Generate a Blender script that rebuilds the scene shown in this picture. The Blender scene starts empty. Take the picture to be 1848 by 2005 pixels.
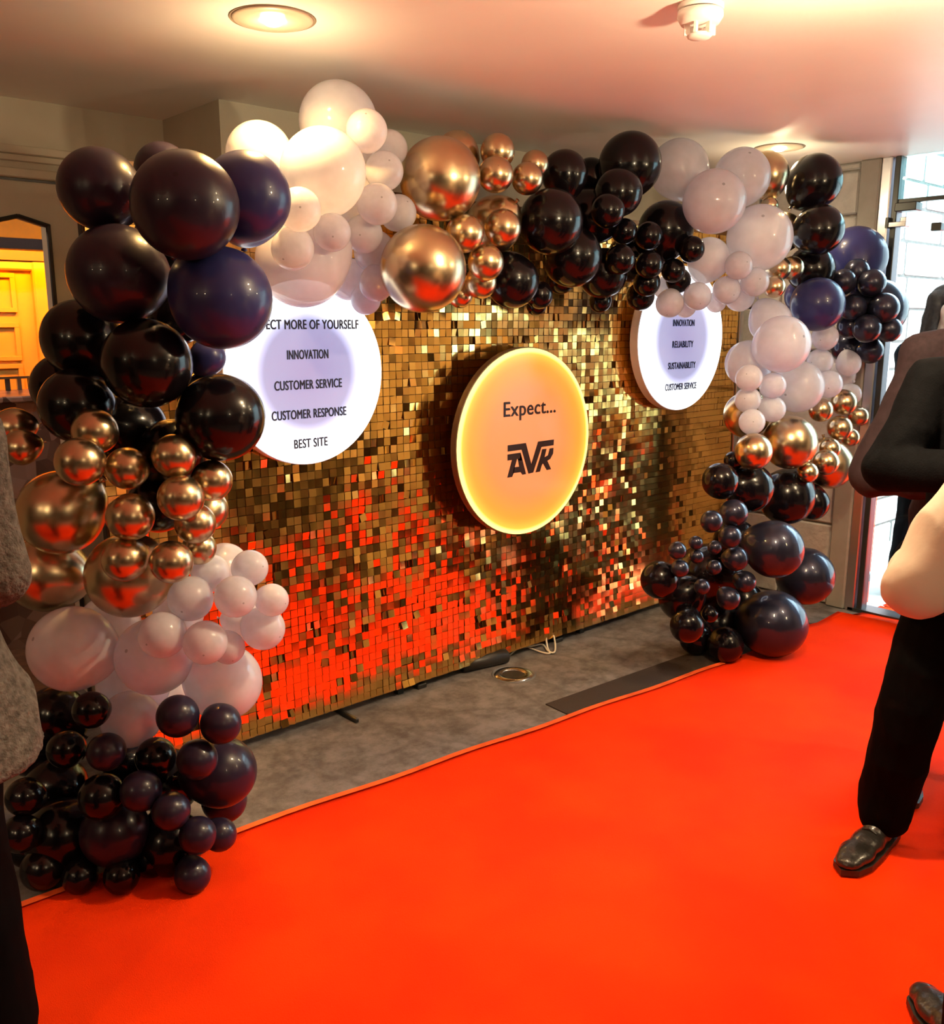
import bpy, bmesh, math, random
import numpy as np
from mathutils import Vector, Matrix, noise, Quaternion

random.seed(7)
SC = bpy.context.scene
COL = SC.collection
W_IMG, H_IMG, FPX = 1848, 2005, 1800.0
D_CAM, H_CAM = 3.0, 1.6
PITCH = math.atan(372 / FPX)
YAW = math.radians(47.8)                       # angle between view direction and the wall normal's complement
CAM = Vector((0, -D_CAM, H_CAM))
FH = Vector((math.cos(YAW), math.sin(YAW), 0)) # horizontal forward
RT = Vector((math.sin(YAW), -math.cos(YAW), 0))
UPV = Vector((0, 0, 1))
FWD = FH * math.cos(PITCH) - UPV * math.sin(PITCH)
UPC = FH * math.sin(PITCH) + UPV * math.cos(PITCH)
CEIL = 2.43

# ---------------------------------------------------------------- camera
cd = bpy.data.cameras.new('camera'); cam = bpy.data.objects.new('camera', cd); COL.objects.link(cam)
cd.sensor_fit = 'HORIZONTAL'; cd.sensor_width = 36; cd.lens = 36 * FPX / W_IMG
cd.clip_start = 0.02
m = Matrix((RT, UPC, -FWD)).transposed().to_4x4(); m.translation = CAM
cam.matrix_world = m
SC.camera = cam
# ---------------------------------------------------------------- exposure, world, lights
SC.view_settings.view_transform = 'Standard'; SC.view_settings.look = 'None'
SC.view_settings.gamma = 1; SC.view_settings.use_curve_mapping = False
SC.view_settings.exposure = 1.15
SC.cycles.max_bounces = 10; SC.cycles.transparent_max_bounces = 12
SC.cycles.sample_clamp_indirect = 6
wd = bpy.data.worlds.new('world'); SC.world = wd; wd.use_nodes = True
bgn = wd.node_tree.nodes['Background']; bgn.inputs[0].default_value = (0.66, 0.82, 1.0, 1); bgn.inputs[1].default_value = 7.5

LAMP1_COL = (1, .56, .17)
LAMPS = [ # x, y, watts, visible fixture label or None
    (1.464, -0.557, 30, 'recessed round ceiling downlight above the ivory balloons'),
    (4.28, -0.50, 13, 'recessed round ceiling downlight near the glass door'),
    (2.15, -1.95, 56, None), (3.6, -2.3, 34, None), (-2.3, -1.4, 12, None),
    (0.8, -4.2, 16, None), (3.3, -4.0, 30, None), (-1.8, -2.4, 26, None)]

def lamp_spot(x, y, z, w, color=(1.0, .74, .42), size=math.radians(150), rad=.035):
    l = bpy.data.lights.new('lamp_light', 'SPOT'); l.energy = w; l.color = color
    l.spot_size = size; l.spot_blend = .6; l.shadow_soft_size = rad
    o = bpy.data.objects.new('lamp_light', l); COL.objects.link(o); o.location = (x, y, z); return o

# ---------------------------------------------------------------- helpers
def ray(px, py):
    return (FWD + RT * ((px - W_IMG / 2) / FPX) + UPC * ((H_IMG / 2 - py) / FPX))
def at_y(px, py, y):
    d = ray(px, py); return CAM + d * ((y - CAM.y) / d.y)
def at_x(px, py, x):
    d = ray(px, py); return CAM + d * ((x - CAM.x) / d.x)
def at_z(px, py, z):
    d = ray(px, py); return CAM + d * ((z - CAM.z) / d.z)

def nt(name):
    mt = bpy.data.materials.new(name); mt.use_nodes = True
    return mt, mt.node_tree, mt.node_tree.nodes['Principled BSDF']
def pmat(name, col, rough=.5, metal=0., spec=.5, coat=0., noise_amt=0., nscale=20., bump=0., bscale=60., sheen=0., emit=None, estr=0.):
    mt, t, b = nt(name)
    b.inputs['Base Color'].default_value = (*col, 1); b.inputs['Roughness'].default_value = rough
    b.inputs['Metallic'].default_value = metal; b.inputs['Specular IOR Level'].default_value = spec
    b.inputs['Coat Weight'].default_value = coat; b.inputs['Coat Roughness'].default_value = .04
    b.inputs['Sheen Weight'].default_value = sheen
    if emit: b.inputs['Emission Color'].default_value = (*emit, 1); b.inputs['Emission Strength'].default_value = estr
    tc = t.nodes.new('ShaderNodeTexCoord')
    if noise_amt:
        n = t.nodes.new('ShaderNodeTexNoise'); n.inputs['Scale'].default_value = nscale; n.inputs['Detail'].default_value = 6
        t.links.new(tc.outputs['Object'], n.inputs['Vector'])
        r = t.nodes.new('ShaderNodeValToRGB'); t.links.new(n.outputs['Fac'], r.inputs[0])
        r.color_ramp.elements[0].position = .3; r.color_ramp.elements[1].position = .7
        r.color_ramp.elements[0].color = (*[c * (1 - noise_amt) for c in col], 1)
        r.color_ramp.elements[1].color = (*[min(1, c * (1 + noise_amt)) for c in col], 1)
        t.links.new(r.outputs[0], b.inputs['Base Color'])
    if bump:
        n2 = t.nodes.new('ShaderNodeTexNoise'); n2.inputs['Scale'].default_value = bscale; n2.inputs['Detail'].default_value = 4
        t.links.new(tc.outputs['Object'], n2.inputs['Vector'])
        bp = t.nodes.new('ShaderNodeBump'); bp.inputs['Strength'].default_value = bump; bp.inputs['Distance'].default_value = .01
        t.links.new(n2.outputs['Fac'], bp.inputs['Height']); t.links.new(bp.outputs[0], b.inputs['Normal'])
    return mt

def link_obj(name, me, mat=None, parent=None):
    o = bpy.data.objects.new(name, me); COL.objects.link(o)
    if mat is not None and not me.materials: me.materials.append(mat)
    if parent is not None: o.parent = parent
    return o
def bm_obj(name, bm, mat, parent=None, smooth=False):
    bmesh.ops.recalc_face_normals(bm, faces=bm.faces)
    me = bpy.data.meshes.new(name); bm.to_mesh(me); bm.free()
    if smooth:
        for p in me.polygons: p.use_smooth = True
    return link_obj(name, me, mat, parent)
def tag(o, label=None, cat=None, group=None, kind=None):
    if label: o['label'] = label
    if cat: o['category'] = cat
    if group: o['group'] = group
    if kind: o['kind'] = kind
    return o
def empty(name, loc=(0, 0, 0), rz=0, parent=None):
    o = bpy.data.objects.new(name, None); COL.objects.link(o); o.location = loc; o.rotation_euler = (0, 0, rz)
    o.empty_display_size = .1
    if parent: o.parent = parent
    return o
def box(bm, lo, hi, bev=0., mat=None):
    c = [(a + b) / 2 for a, b in zip(lo, hi)]; s = [abs(b - a) for a, b in zip(lo, hi)]
    r = bmesh.ops.create_cube(bm, size=1, matrix=(mat or Matrix()) @ Matrix.Translation(c) @ Matrix.Diagonal((*s, 1)))
    if bev:
        es = list({e for v in r['verts'] for e in v.link_edges})
        bmesh.ops.bevel(bm, geom=es, offset=bev, segments=1, affect='EDGES')
def boxo(name, lo, hi, mat, parent=None, bev=0.):
    bm = bmesh.new(); box(bm, lo, hi, bev); return bm_obj(name, bm, mat, parent)
def lathe(bm, prof, seg=32, M=Matrix()):
    rings = []
    for r, z in prof:
        if r < 1e-6: rings.append([bm.verts.new(M @ Vector((0, 0, z)))])
        else: rings.append([bm.verts.new(M @ Vector((r * math.cos(2 * math.pi * k / seg), r * math.sin(2 * math.pi * k / seg), z))) for k in range(seg)])
    for a, b in zip(rings, rings[1:]):
        for k in range(seg):
            k2 = (k + 1) % seg
            if len(a) == 1 and len(b) == 1: continue
            if len(a) == 1: bm.faces.new((a[0], b[k], b[k2]))
            elif len(b) == 1: bm.faces.new((a[k], a[k2], b[0]))
            else: bm.faces.new((a[k], a[k2], b[k2], b[k]))
def tube(bm, pts, rad, seg=10):
    pts = [Vector(p) for p in pts]; n = len(pts)
    rads = rad if isinstance(rad, (list, tuple)) else [rad] * n
    rings = []; ref = None
    for i, p in enumerate(pts):
        t = (pts[min(i + 1, n - 1)] - pts[max(i - 1, 0)]).normalized()
        if ref is None: ref = t.orthogonal().normalized()
        ref = (ref - t * ref.dot(t)).normalized(); b = t.cross(ref)
        rings.append([bm.verts.new(p + (ref * math.cos(2 * math.pi * k / seg) + b * math.sin(2 * math.pi * k / seg)) * rads[i]) for k in range(seg)])
    for a, b in zip(rings, rings[1:]):
        for k in range(seg): bm.faces.new((a[k], a[(k + 1) % seg], b[(k + 1) % seg], b[k]))
    bm.faces.new(rings[0][::-1]); bm.faces.new(rings[-1])
def smooth_path(pts, n=8):
    pts = [Vector(p) for p in pts]; out = []
    for i in range(len(pts) - 1):
        p0, p1, p2, p3 = pts[max(i - 1, 0)], pts[i], pts[i + 1], pts[min(i + 2, len(pts) - 1)]
        for k in range(n):
            t = k / n
            out.append(.5 * ((2 * p1) + (p2 - p0) * t + (2 * p0 - 5 * p1 + 4 * p2 - p3) * t * t + (3 * p1 - p0 - 3 * p2 + p3) * t ** 3))
    out.append(pts[-1]); return out
def ellipsoid(bm, c, r, rot=None, u=20, v=14):
    M = Matrix.Translation(c) @ (rot.to_4x4() if rot else Matrix()) @ Matrix.Diagonal((*r, 1))
    bmesh.ops.create_uvsphere(bm, u_segments=u, v_segments=v, radius=1, matrix=M)

# ---------------------------------------------------------------- materials
M_ceil = pmat('ceiling_paint', (.90, .87, .82), .42, noise_amt=.02, nscale=3, bump=.15, bscale=9)
M_wall = pmat('wall_paint', (.50, .46, .36), .7, noise_amt=.05, nscale=5, bump=.1, bscale=150)
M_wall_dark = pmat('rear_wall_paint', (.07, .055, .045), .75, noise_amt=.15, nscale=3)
M_trimw = pmat('cornice_paint', (.50, .45, .34), .5, noise_amt=.04)
M_dark = pmat('black_trim', (.02, .018, .016), .4)
M_stone = pmat('stone', (.42, .41, .39), .85, noise_amt=.12, nscale=14, bump=.6, bscale=40)
M_stone_out = pmat('pale_stone', (.50, .485, .45), .9, noise_amt=.10, nscale=10, bump=.6, bscale=35)
M_mortar = pmat('mortar', (.28, .26, .24), .95, noise_amt=.2, nscale=30)
M_alu = pmat('brushed_aluminium', (.62, .62, .66), .3, 1.)
M_darkmetal = pmat('dark_metal', (.045, .05, .05), .35, .6)
M_steel = pmat('steel', (.5, .5, .53), .2, 1.)
M_mortar_out = pmat('outdoor_mortar', (.10, .09, .08), .95, noise_amt=.2, nscale=30)
M_jamb = pmat('jamb_paint', (.24, .225, .20), .6, noise_amt=.05)
M_white = pmat('white_plastic', (.85, .80, .76), .4)
M_red = None
def glass_mat(name, tint, gloss=.12):
    mt = bpy.data.materials.new(name); mt.use_nodes = True; t = mt.node_tree; t.nodes.clear()
    out = t.nodes.new('ShaderNodeOutputMaterial'); tr = t.nodes.new('ShaderNodeBsdfTransparent'); tr.inputs[0].default_value = (*tint, 1)
    gl = t.nodes.new('ShaderNodeBsdfGlossy'); gl.inputs['Roughness'].default_value = .02
    fr = t.nodes.new('ShaderNodeFresnel'); fr.inputs[0].default_value = 1.45
    mx = t.nodes.new('ShaderNodeMixShader'); t.links.new(fr.outputs[0], mx.inputs[0]); t.links.new(tr.outputs[0], mx.inputs[1]); t.links.new(gl.outputs[0], mx.inputs[2])
    t.links.new(mx.outputs[0], out.inputs[0]); return mt
M_glass = glass_mat('door_glass', (.88, .96, .94)); M_glass_top = glass_mat('transom_glass', (.72, .90, .88))

def carpet_red():
    mt, t, b = nt('red_carpet'); tc = t.nodes.new('ShaderNodeTexCoord')
    n = t.nodes.new('ShaderNodeTexNoise'); n.inputs['Scale'].default_value = 2.2; n.inputs['Detail'].default_value = 3
    t.links.new(tc.outputs['Object'], n.inputs['Vector'])
    r = t.nodes.new('ShaderNodeValToRGB'); t.links.new(n.outputs['Fac'], r.inputs[0])
    r.color_ramp.elements[0].position = .35; r.color_ramp.elements[1].position = .65
    r.color_ramp.elements[0].color = (.80, .028, .001, 1); r.color_ramp.elements[1].color = (.92, .042, .001, 1)
    t.links.new(r.outputs[0], b.inputs['Base Color']); b.inputs['Roughness'].default_value = .9
    b.inputs['Specular IOR Level'].default_value = .08
    n2 = t.nodes.new('ShaderNodeTexNoise'); n2.inputs['Scale'].default_value = 350; n2.inputs['Detail'].default_value = 2
    t.links.new(tc.outputs['Object'], n2.inputs['Vector'])
    bp = t.nodes.new('ShaderNodeBump'); bp.inputs['Strength'].default_value = .5; bp.inputs['Distance'].default_value = .004
    t.links.new(n2.outputs['Fac'], bp.inputs['Height']); t.links.new(bp.outputs[0], b.inputs['Normal'])
    return mt
M_red = carpet_red()
def carpet_grey():
    mt, t, b = nt('patterned_grey_carpet'); tc = t.nodes.new('ShaderNodeTexCoord'); L = t.links.new
    base = t.nodes.new('ShaderNodeTexNoise'); base.inputs['Scale'].default_value = 9; base.inputs['Detail'].default_value = 8; base.inputs['Roughness'].default_value = .7
    L(tc.outputs['Object'], base.inputs['Vector'])
    r = t.nodes.new('ShaderNodeValToRGB'); L(base.outputs['Fac'], r.inputs[0])
    r.color_ramp.elements[0].position = .38; r.color_ramp.elements[1].position = .62
    r.color_ramp.elements[0].color = (.105, .092, .085, 1); r.color_ramp.elements[1].color = (.215, .195, .19, 1)
    # sprig pattern: distorted rings plus leaf blotches
    dn = t.nodes.new('ShaderNodeTexNoise'); dn.inputs['Scale'].default_value = 2.5; L(tc.outputs['Object'], dn.inputs['Vector'])
    mixv = t.nodes.new('ShaderNodeMix'); mixv.data_type = 'VECTOR'; mixv.inputs['Factor'].default_value = .16
    L(tc.outputs['Object'], mixv.inputs[4]); L(dn.outputs['Color'], mixv.inputs[5])
    vo = t.nodes.new('ShaderNodeTexVoronoi'); vo.feature = 'DISTANCE_TO_EDGE'; vo.inputs['Scale'].default_value = 3.2; L(mixv.outputs[1], vo.inputs['Vector'])
    lr = t.nodes.new('ShaderNodeValToRGB'); L(vo.outputs['Distance'], lr.inputs[0])
    lr.color_ramp.elements[0].position = .0; lr.color_ramp.elements[0].color = (1, 1, 1, 1)
    lr.color_ramp.elements[1].position = .06; lr.color_ramp.elements[1].color = (0, 0, 0, 1)
    v2 = t.nodes.new('ShaderNodeTexVoronoi'); v2.inputs['Scale'].default_value = 17; L(mixv.outputs[1], v2.inputs['Vector'])
    l2 = t.nodes.new('ShaderNodeValToRGB'); L(v2.outputs['Distance'], l2.inputs[0])
    l2.color_ramp.elements[0].position = .26; l2.color_ramp.elements[0].color = (1, 1, 1, 1); l2.color_ramp.elements[1].position = .34; l2.color_ramp.elements[1].color = (0, 0, 0, 1)
    msk = t.nodes.new('ShaderNodeTexNoise'); msk.inputs['Scale'].default_value = 2.1; L(tc.outputs['Object'], msk.inputs['Vector'])
    mr = t.nodes.new('ShaderNodeValToRGB'); L(msk.outputs['Fac'], mr.inputs[0]); mr.color_ramp.elements[0].position = .5; mr.color_ramp.elements[1].position = .6
    mul = t.nodes.new('ShaderNodeMath'); mul.operation = 'MULTIPLY'; L(l2.outputs[0], mul.inputs[0]); L(mr.outputs[0], mul.inputs[1])
    mx = t.nodes.new('ShaderNodeMath'); mx.operation = 'MAXIMUM'; L(mul.outputs[0], mx.inputs[0]); L(lr.outputs[0], mx.inputs[1])
    sc_ = t.nodes.new('ShaderNodeMath'); sc_.operation = 'MULTIPLY'; sc_.inputs[1].default_value = .34; L(mx.outputs[0], sc_.inputs[0])
    cm = t.nodes.new('ShaderNodeMix'); cm.data_type = 'RGBA'; L(sc_.outputs[0], cm.inputs['Factor']); L(r.outputs[0], cm.inputs[6]); cm.inputs[7].default_value = (.06, .05, .04, 1)
    L(cm.outputs[2], b.inputs['Base Color']); b.inputs['Roughness'].default_value = .95
    n2 = t.nodes.new('ShaderNodeTexNoise'); n2.inputs['Scale'].default_value = 400; L(tc.outputs['Object'], n2.inputs['Vector'])
    bp = t.nodes.new('ShaderNodeBump'); bp.inputs['Strength'].default_value = .6; bp.inputs['Distance'].default_value = .005
    L(n2.outputs['Fac'], bp.inputs['Height']); L(bp.outputs[0], b.inputs['Normal']); return mt
M_floor = carpet_grey()

# ================================================================= SETTING
XE = 4.95          # plane of the end wall with the glass door
YB = 0.42          # wall right behind the backdrop
PX = 1.80          # left end of that wall (pier corner)
YL = 0.92          # recessed left wall
XL, YF = -3.2, -5.6
def struct(name, lo, hi, mat, parent=None, bev=0.):
    o = boxo(name, lo, hi, mat, parent, bev)
    if parent is None: o['kind'] = 'structure'
    return o
struct('floor', (XL, YF, -.12), (XE + .1, YL + .1, 0), M_floor)
struct('floor_lobby', (XL, YL + .1, -.12), (PX + 1, 5.2, 0), pmat('lobby_floor', (.2, .1, .05), .5, noise_amt=.3))
struct('ceiling', (XL, YF, CEIL), (XE + .1, YL + .1, CEIL + .12), M_ceil)
struct('wall_back', (PX, YB, 0), (XE + .1, YL + .1, CEIL), M_wall)
struct('wall_rear', (XL, YF - .12, 0), (XE + .1, YF, CEIL), M_wall_dark)
struct('wall_west', (XL - .12, YF, 0), (XL, YL + .1, CEIL), M_wall_dark)
# left wall with an opening, whose head is a row of pointed arches
ox1 = at_y(99, 470, YL).x; oz_s = at_y(99, 441, YL).z; oz_a = at_y(34, 420, YL).z; xa = at_y(34, 420, YL).x
hw = ox1 - xa; ox0 = ox1 - 6 * hw
bm = bmesh.new()
box(bm, (XL, YL, 0), (ox0, YL + .1, CEIL)); box(bm, (ox1, YL, 0), (PX, YL + .1, CEIL))
prof = []
for k in range(7): prof.append((ox1 - k * hw, oz_s if k % 2 == 0 else oz_a))
for (xa_, za_), (xb_, zb_) in zip(prof, prof[1:]):
    vs = [bm.verts.new(p) for p in ((xa_, YL, za_), (xb_, YL, zb_), (xb_, YL, CEIL), (xa_, YL, CEIL), (xa_, YL + .1, za_), (xb_, YL + .1, zb_), (xb_, YL + .1, CEIL), (xa_, YL + .1, CEIL))]
    for f in ((0, 1, 2, 3), (7, 6, 5, 4), (0, 4, 5, 1), (1, 5, 6, 2), (2, 6, 7, 3), (3, 7, 4, 0)): bm.faces.new([vs[i] for i in f])
tag(bm_obj('wall_left', bm, M_wall), kind='structure')
bm = bmesh.new()
for (xa_, za_), (xb_, zb_) in zip(prof, prof[1:]): tube(bm, [(xa_, YL - .004, za_ - .006), (xb_, YL - .004, zb_ - .006)], .009, 6)
tube(bm, [(ox1 - .006, YL - .004, 0), (ox1 - .006, YL - .004, oz_s)], .009, 6)
tag(bm_obj('trim_1', bm, M_dark), kind='structure')
# picture rail cornice on the left wall
zc = at_y(60, 300, YL).z; zc2 = at_y(60, 350, YL).z
bm = bmesh.new()
box(bm, (XL, YL - .022, zc - .010), (PX, YL, zc + .022), .004); box(bm, (XL, YL - .012, zc - .035), (PX, YL, zc - .010), .003)
box(bm, (XL, YL - .018, zc2 - .002), (PX, YL, zc2 + .035), .005)
tag(bm_obj('trim_2', bm, M_trimw), kind='structure')
boxo('shadow_gap', (XL, YL - .006, zc2 - .012), (PX, YL, zc2 - .004), M_dark, bpy.data.objects['trim_2'])

# lobby beyond: soffit, dark beam, amber lit panelled doors, marbled counter with a slatted rail
LY = 3.3
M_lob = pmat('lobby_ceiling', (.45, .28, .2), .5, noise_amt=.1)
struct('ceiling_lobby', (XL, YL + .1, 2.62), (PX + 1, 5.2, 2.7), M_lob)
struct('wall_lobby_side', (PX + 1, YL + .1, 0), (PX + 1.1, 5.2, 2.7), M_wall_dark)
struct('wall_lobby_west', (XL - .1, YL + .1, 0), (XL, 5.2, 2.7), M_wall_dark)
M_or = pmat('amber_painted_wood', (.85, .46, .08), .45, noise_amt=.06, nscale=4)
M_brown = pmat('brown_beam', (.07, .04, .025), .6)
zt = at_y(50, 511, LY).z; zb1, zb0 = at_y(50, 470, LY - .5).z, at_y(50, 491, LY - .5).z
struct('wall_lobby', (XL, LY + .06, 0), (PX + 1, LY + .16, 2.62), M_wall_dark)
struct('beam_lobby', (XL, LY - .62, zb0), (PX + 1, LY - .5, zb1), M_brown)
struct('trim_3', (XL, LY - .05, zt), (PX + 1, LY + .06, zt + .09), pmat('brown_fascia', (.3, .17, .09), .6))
dr = empty('panelled_door', (0, 0, 0)); tag(dr, 'amber lit panelled wooden door seen through the pointed arch at left', 'door')
xr = at_y(66, 600, LY).x
zdb = 1.0
boxo('door_leaf', (xr - 1.1, LY + .01, 0), (xr, LY + .058, zt), M_or, dr)
for (z0, z1) in ((0.1, .62), (.7, at_y(40, 712, LY).z), (at_y(40, 706, LY).z, at_y(40, 632, LY).z), (at_y(40, 612, LY).z, at_y(40, 535, LY).z)):
    for (x0, x1) in ((xr - 1.02, xr - .60), (xr - .52, xr - .10)):
        f = bmesh.new()
        for a, b_ in (((x0, z0), (x1, z0 + .03)), ((x0, z1 - .03), (x1, z1)), ((x0, z0), (x0 + .03, z1)), ((x1 - .03, z0), (x1, z1))):
            dd = .012 if b_[0] - a[0] > .05 else .0105
            box(f, (a[0] + .0007, LY - dd, a[1] + .0007), (b_[0] - .0007, LY + .0095, b_[1] - .0007), .002)
        bm_obj('panel_moulding', f, M_or, dr)
boxo('door_frame', (xr, LY - .04, 0), (xr + .10, LY + .058, zt), M_or, dr, .01)
boxo('amber_reveal', (xr + .10, LY - .01, 0), (xr + .55, LY + .055, zt), M_or, dr)
boxo('head_rail', (xr - 1.1, LY - .03, zt - .06), (xr + .1, LY + .01, zt), M_or, dr, .01)
l = bpy.data.lights.new('amber_lamp_light', 'AREA'); l.energy = 17; l.color = (1, .30, .002); l.size = 1.2; l.size_y = .15; l.shape = 'RECTANGLE'
lo = bpy.data.objects.new('amber_lamp_light', l); COL.objects.link(lo); lo.location = (xr - .1, LY - .46, 2.2); lo.rotation_euler = (math.radians(38), 0, 0)
def marble():
    mt, t, b = nt('marbled_stone'); tc = t.nodes.new('ShaderNodeTexCoord')
    n = t.nodes.new('ShaderNodeTexVoronoi'); n.inputs['Scale'].default_value = 14; t.links.new(tc.outputs['Object'], n.inputs['Vector'])
    r = t.nodes.new('ShaderNodeValToRGB'); t.links.new(n.outputs['Color'], r.inputs[0])
    r.color_ramp.elements[0].color = (.10, .05, .035, 1); r.color_ramp.elements[1].color = (.55, .38, .28, 1)
    t.links.new(r.outputs[0], b.inputs['Base Color']); b.inputs['Roughness'].default_value = .3; return mt
ct = empty('reception_counter', (0, 0, 0)); tag(ct, 'marbled reception counter behind the bronze balloons at far left', 'counter')
YC = 1.75; zk = at_y(40, 775, YC).z; zk1 = at_y(40, 741, YC + .4).z
boxo('counter_body', (-1.2, YC, 0), (at_y(100, 775, YC).x + .25, YC + .45, zk - .03), marble(), ct)
boxo('counter_top', (-1.22, YC - .03, zk - .03), (at_y(100, 775, YC).x + .27, YC + .48, zk), marble(), ct, .006)
rl = empty('slatted_rail', (0, 0, zk)); tag(rl, 'low slatted metal rail standing on the marbled counter', 'rail')
for k in range(16):
    x = at_y(60, 760, YC + .4).x + .1 - k * .055
    boxo('slat', (x, YC + .39, 0), (x + .02, YC + .41, zk1 - zk), M_steel if k % 2 else M_brown, rl)
boxo('top_rail', (-.8, YC + .385, zk1 - zk), (at_y(60, 760, YC + .4).x + .16, YC + .415, zk1 - zk + .012), M_steel, rl)
l = bpy.data.lights.new('lobby_light', 'POINT'); l.energy = 25; l.color = (1, .72, .5); l.shadow_soft_size = .05
lo = bpy.data.objects.new('lobby_light', l); COL.objects.link(lo); lo.location = (.3, 1.6, 2.3); l.energy = 9

# end wall: stonework, jamb, glass door, outside
YJ = at_x(1683, 400, XE).y      # where the stonework meets the jamb
YG = at_x(1730, 400, XE).y      # where the metal frame begins
YD = -2.45
mw = struct('wall_right', (XE + .02, YJ, 0), (XE + .3, YB, CEIL), M_mortar)
zs = [0, .22, .47, .70, .94, 1.2, 1.44, 1.68, at_x(1665, 422, XE).z, at_x(1665, 335, XE).z, CEIL]
zs = sorted(zs); rr = random.Random(3)
for a, b_ in zip(zs, zs[1:]):
    y = YJ + .004; first = True
    while y < YB - .02:
        w_ = rr.uniform(.28, .42) * (.6 if first and rr.random() < .5 else 1); y2 = min(y + w_, YB)
        o = boxo('stone', (XE - rr.uniform(0, .012), y + .005, a + .006), (XE + .03, y2 - .005, b_ - .006), M_stone, mw, .008); y = y2; first = False
struct('wall_right_near', (XE, YF, 0), (XE + .3, YD, CEIL), M_wall)
struct('trim_4', (XE - .03, YG + .02, 0), (XE + .2, YJ, CEIL), M_jamb, None, .008)
fr_ = empty('door_frame', (0, 0, 0)); tag(fr_, None, None, kind='structure'); fr_.name = 'door_1'
boxo('frame_post', (XE - .02, YG - .035, 0), (XE + .10, YG + .02, CEIL), M_alu, fr_, .006)
boxo('frame_post', (XE - .01, YG - .075, 0), (XE + .06, YG - .045, CEIL), M_darkmetal, fr_, .004)
boxo('frame_post', (XE - .02, YD, 0), (XE + .10, YD + .06, CEIL), M_alu, fr_, .006)
ztr = at_x(1790, 392, XE).z
boxo('transom_bar', (XE + .0, YD + .06, ztr - .008), (XE + .03, YG - .07, ztr + .012), M_darkmetal, fr_)
boxo('transom_pane', (XE + .01, YD + .06, ztr + .012), (XE + .02, YG - .07, CEIL), M_glass_top, fr_)
yh1 = at_x(1798, 405, XE).y
boxo('patch_fitting', (XE - .03, yh1, at_x(1760, 415, XE).z), (XE + .05, YG - .07, ztr - .008), M_darkmetal, fr_, .004)
zlk = at_x(1765, 437, XE).z
bm = bmesh.new(); box(bm, (XE - .04, at_x(1745, 430, XE).y - .001, zlk - .022), (XE + .01, at_x(1740, 430, XE).y, zlk + .03)); bm_obj('latch', bm, M_darkmetal, fr_)
bm = bmesh.new(); box(bm, (XE - .05, at_x(1782, 430, XE).y, zlk - .022), (XE + .01, at_x(1748, 430, XE).y, zlk + .004), .003); box(bm, (XE - .05, at_x(1782, 430, XE).y, zlk), (XE + .01, at_x(1770, 430, XE).y, zlk + .025), .003)
bm_obj('latch_keeper', bm, M_steel, fr_)
boxo('door_pane', (XE + .01, YD + .06, .06), (XE + .02, at_x(1748, 600, XE).y, ztr - .008), M_glass, fr_)
boxo('patch_fitting', (XE - .01, at_x(1844, 440, XE).y, at_x(1830, 452, XE).z), (XE + .04, at_x(1824, 440, XE).y, at_x(1830, 436, XE).z), M_darkmetal, fr_, .003)
boxo('threshold', (XE - .02, YD, 0), (XE + .10, YG, .02), M_darkmetal, fr_)
# outside
pl = bpy.data.lights.new('door_portal', 'AREA'); pl.shape = 'RECTANGLE'; pl.size = 1.8; pl.size_y = 2.4; pl.cycles.is_portal = True
po = bpy.data.objects.new('door_portal', pl); COL.objects.link(po); po.location = (XE + .12, (YG + YD) / 2, 1.2); po.rotation_euler = Vector((-1, 0, 0)).to_track_quat('-Z', 'Z').to_euler()
M_pave = pmat('paving', (.42, .40, .38), .9, noise_amt=.2, nscale=6)
struct('ground', (XE + .1, -9, -.14), (16, 4, -.02), M_pave)
YO = -.12
ow = struct('wall_outside', (XE + .3, YO + .008, -.1), (12.5, YO + .4, 3.6), M_mortar_out)
z = -.05; rr = random.Random(11); cnt = 0
while z < 3.5:
    h = rr.uniform(.15, .24); x = XE + .31 + rr.uniform(0, .1)
    while x < 11.5:
        w_ = rr.uniform(.30, .70)
        if cnt < 290:
            boxo('stone', (x + .018, YO - rr.uniform(.0, .010), z + .009), (x + w_ - .018, YO + .035, z + h - .009), M_stone_out, ow, .01); cnt += 1
        x += w_
    z += h
boxo('outdoor_facade', (13.5, -9, -.1), (13.8, 4, 5), M_stone_out); tag(bpy.data.objects['outdoor_facade'], kind='structure'); bpy.data.objects['outdoor_facade'].name = 'wall_street'
sl = bpy.data.lights.new('sun', 'SUN'); sl.energy = 2.0; sl.angle = .02; sl.color = (1, .95, .86)
so = bpy.data.objects.new('sun', sl); COL.objects.link(so); so.rotation_euler = Vector((-.25, .75, -.75)).to_track_quat('-Z', 'Y').to_euler()

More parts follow.
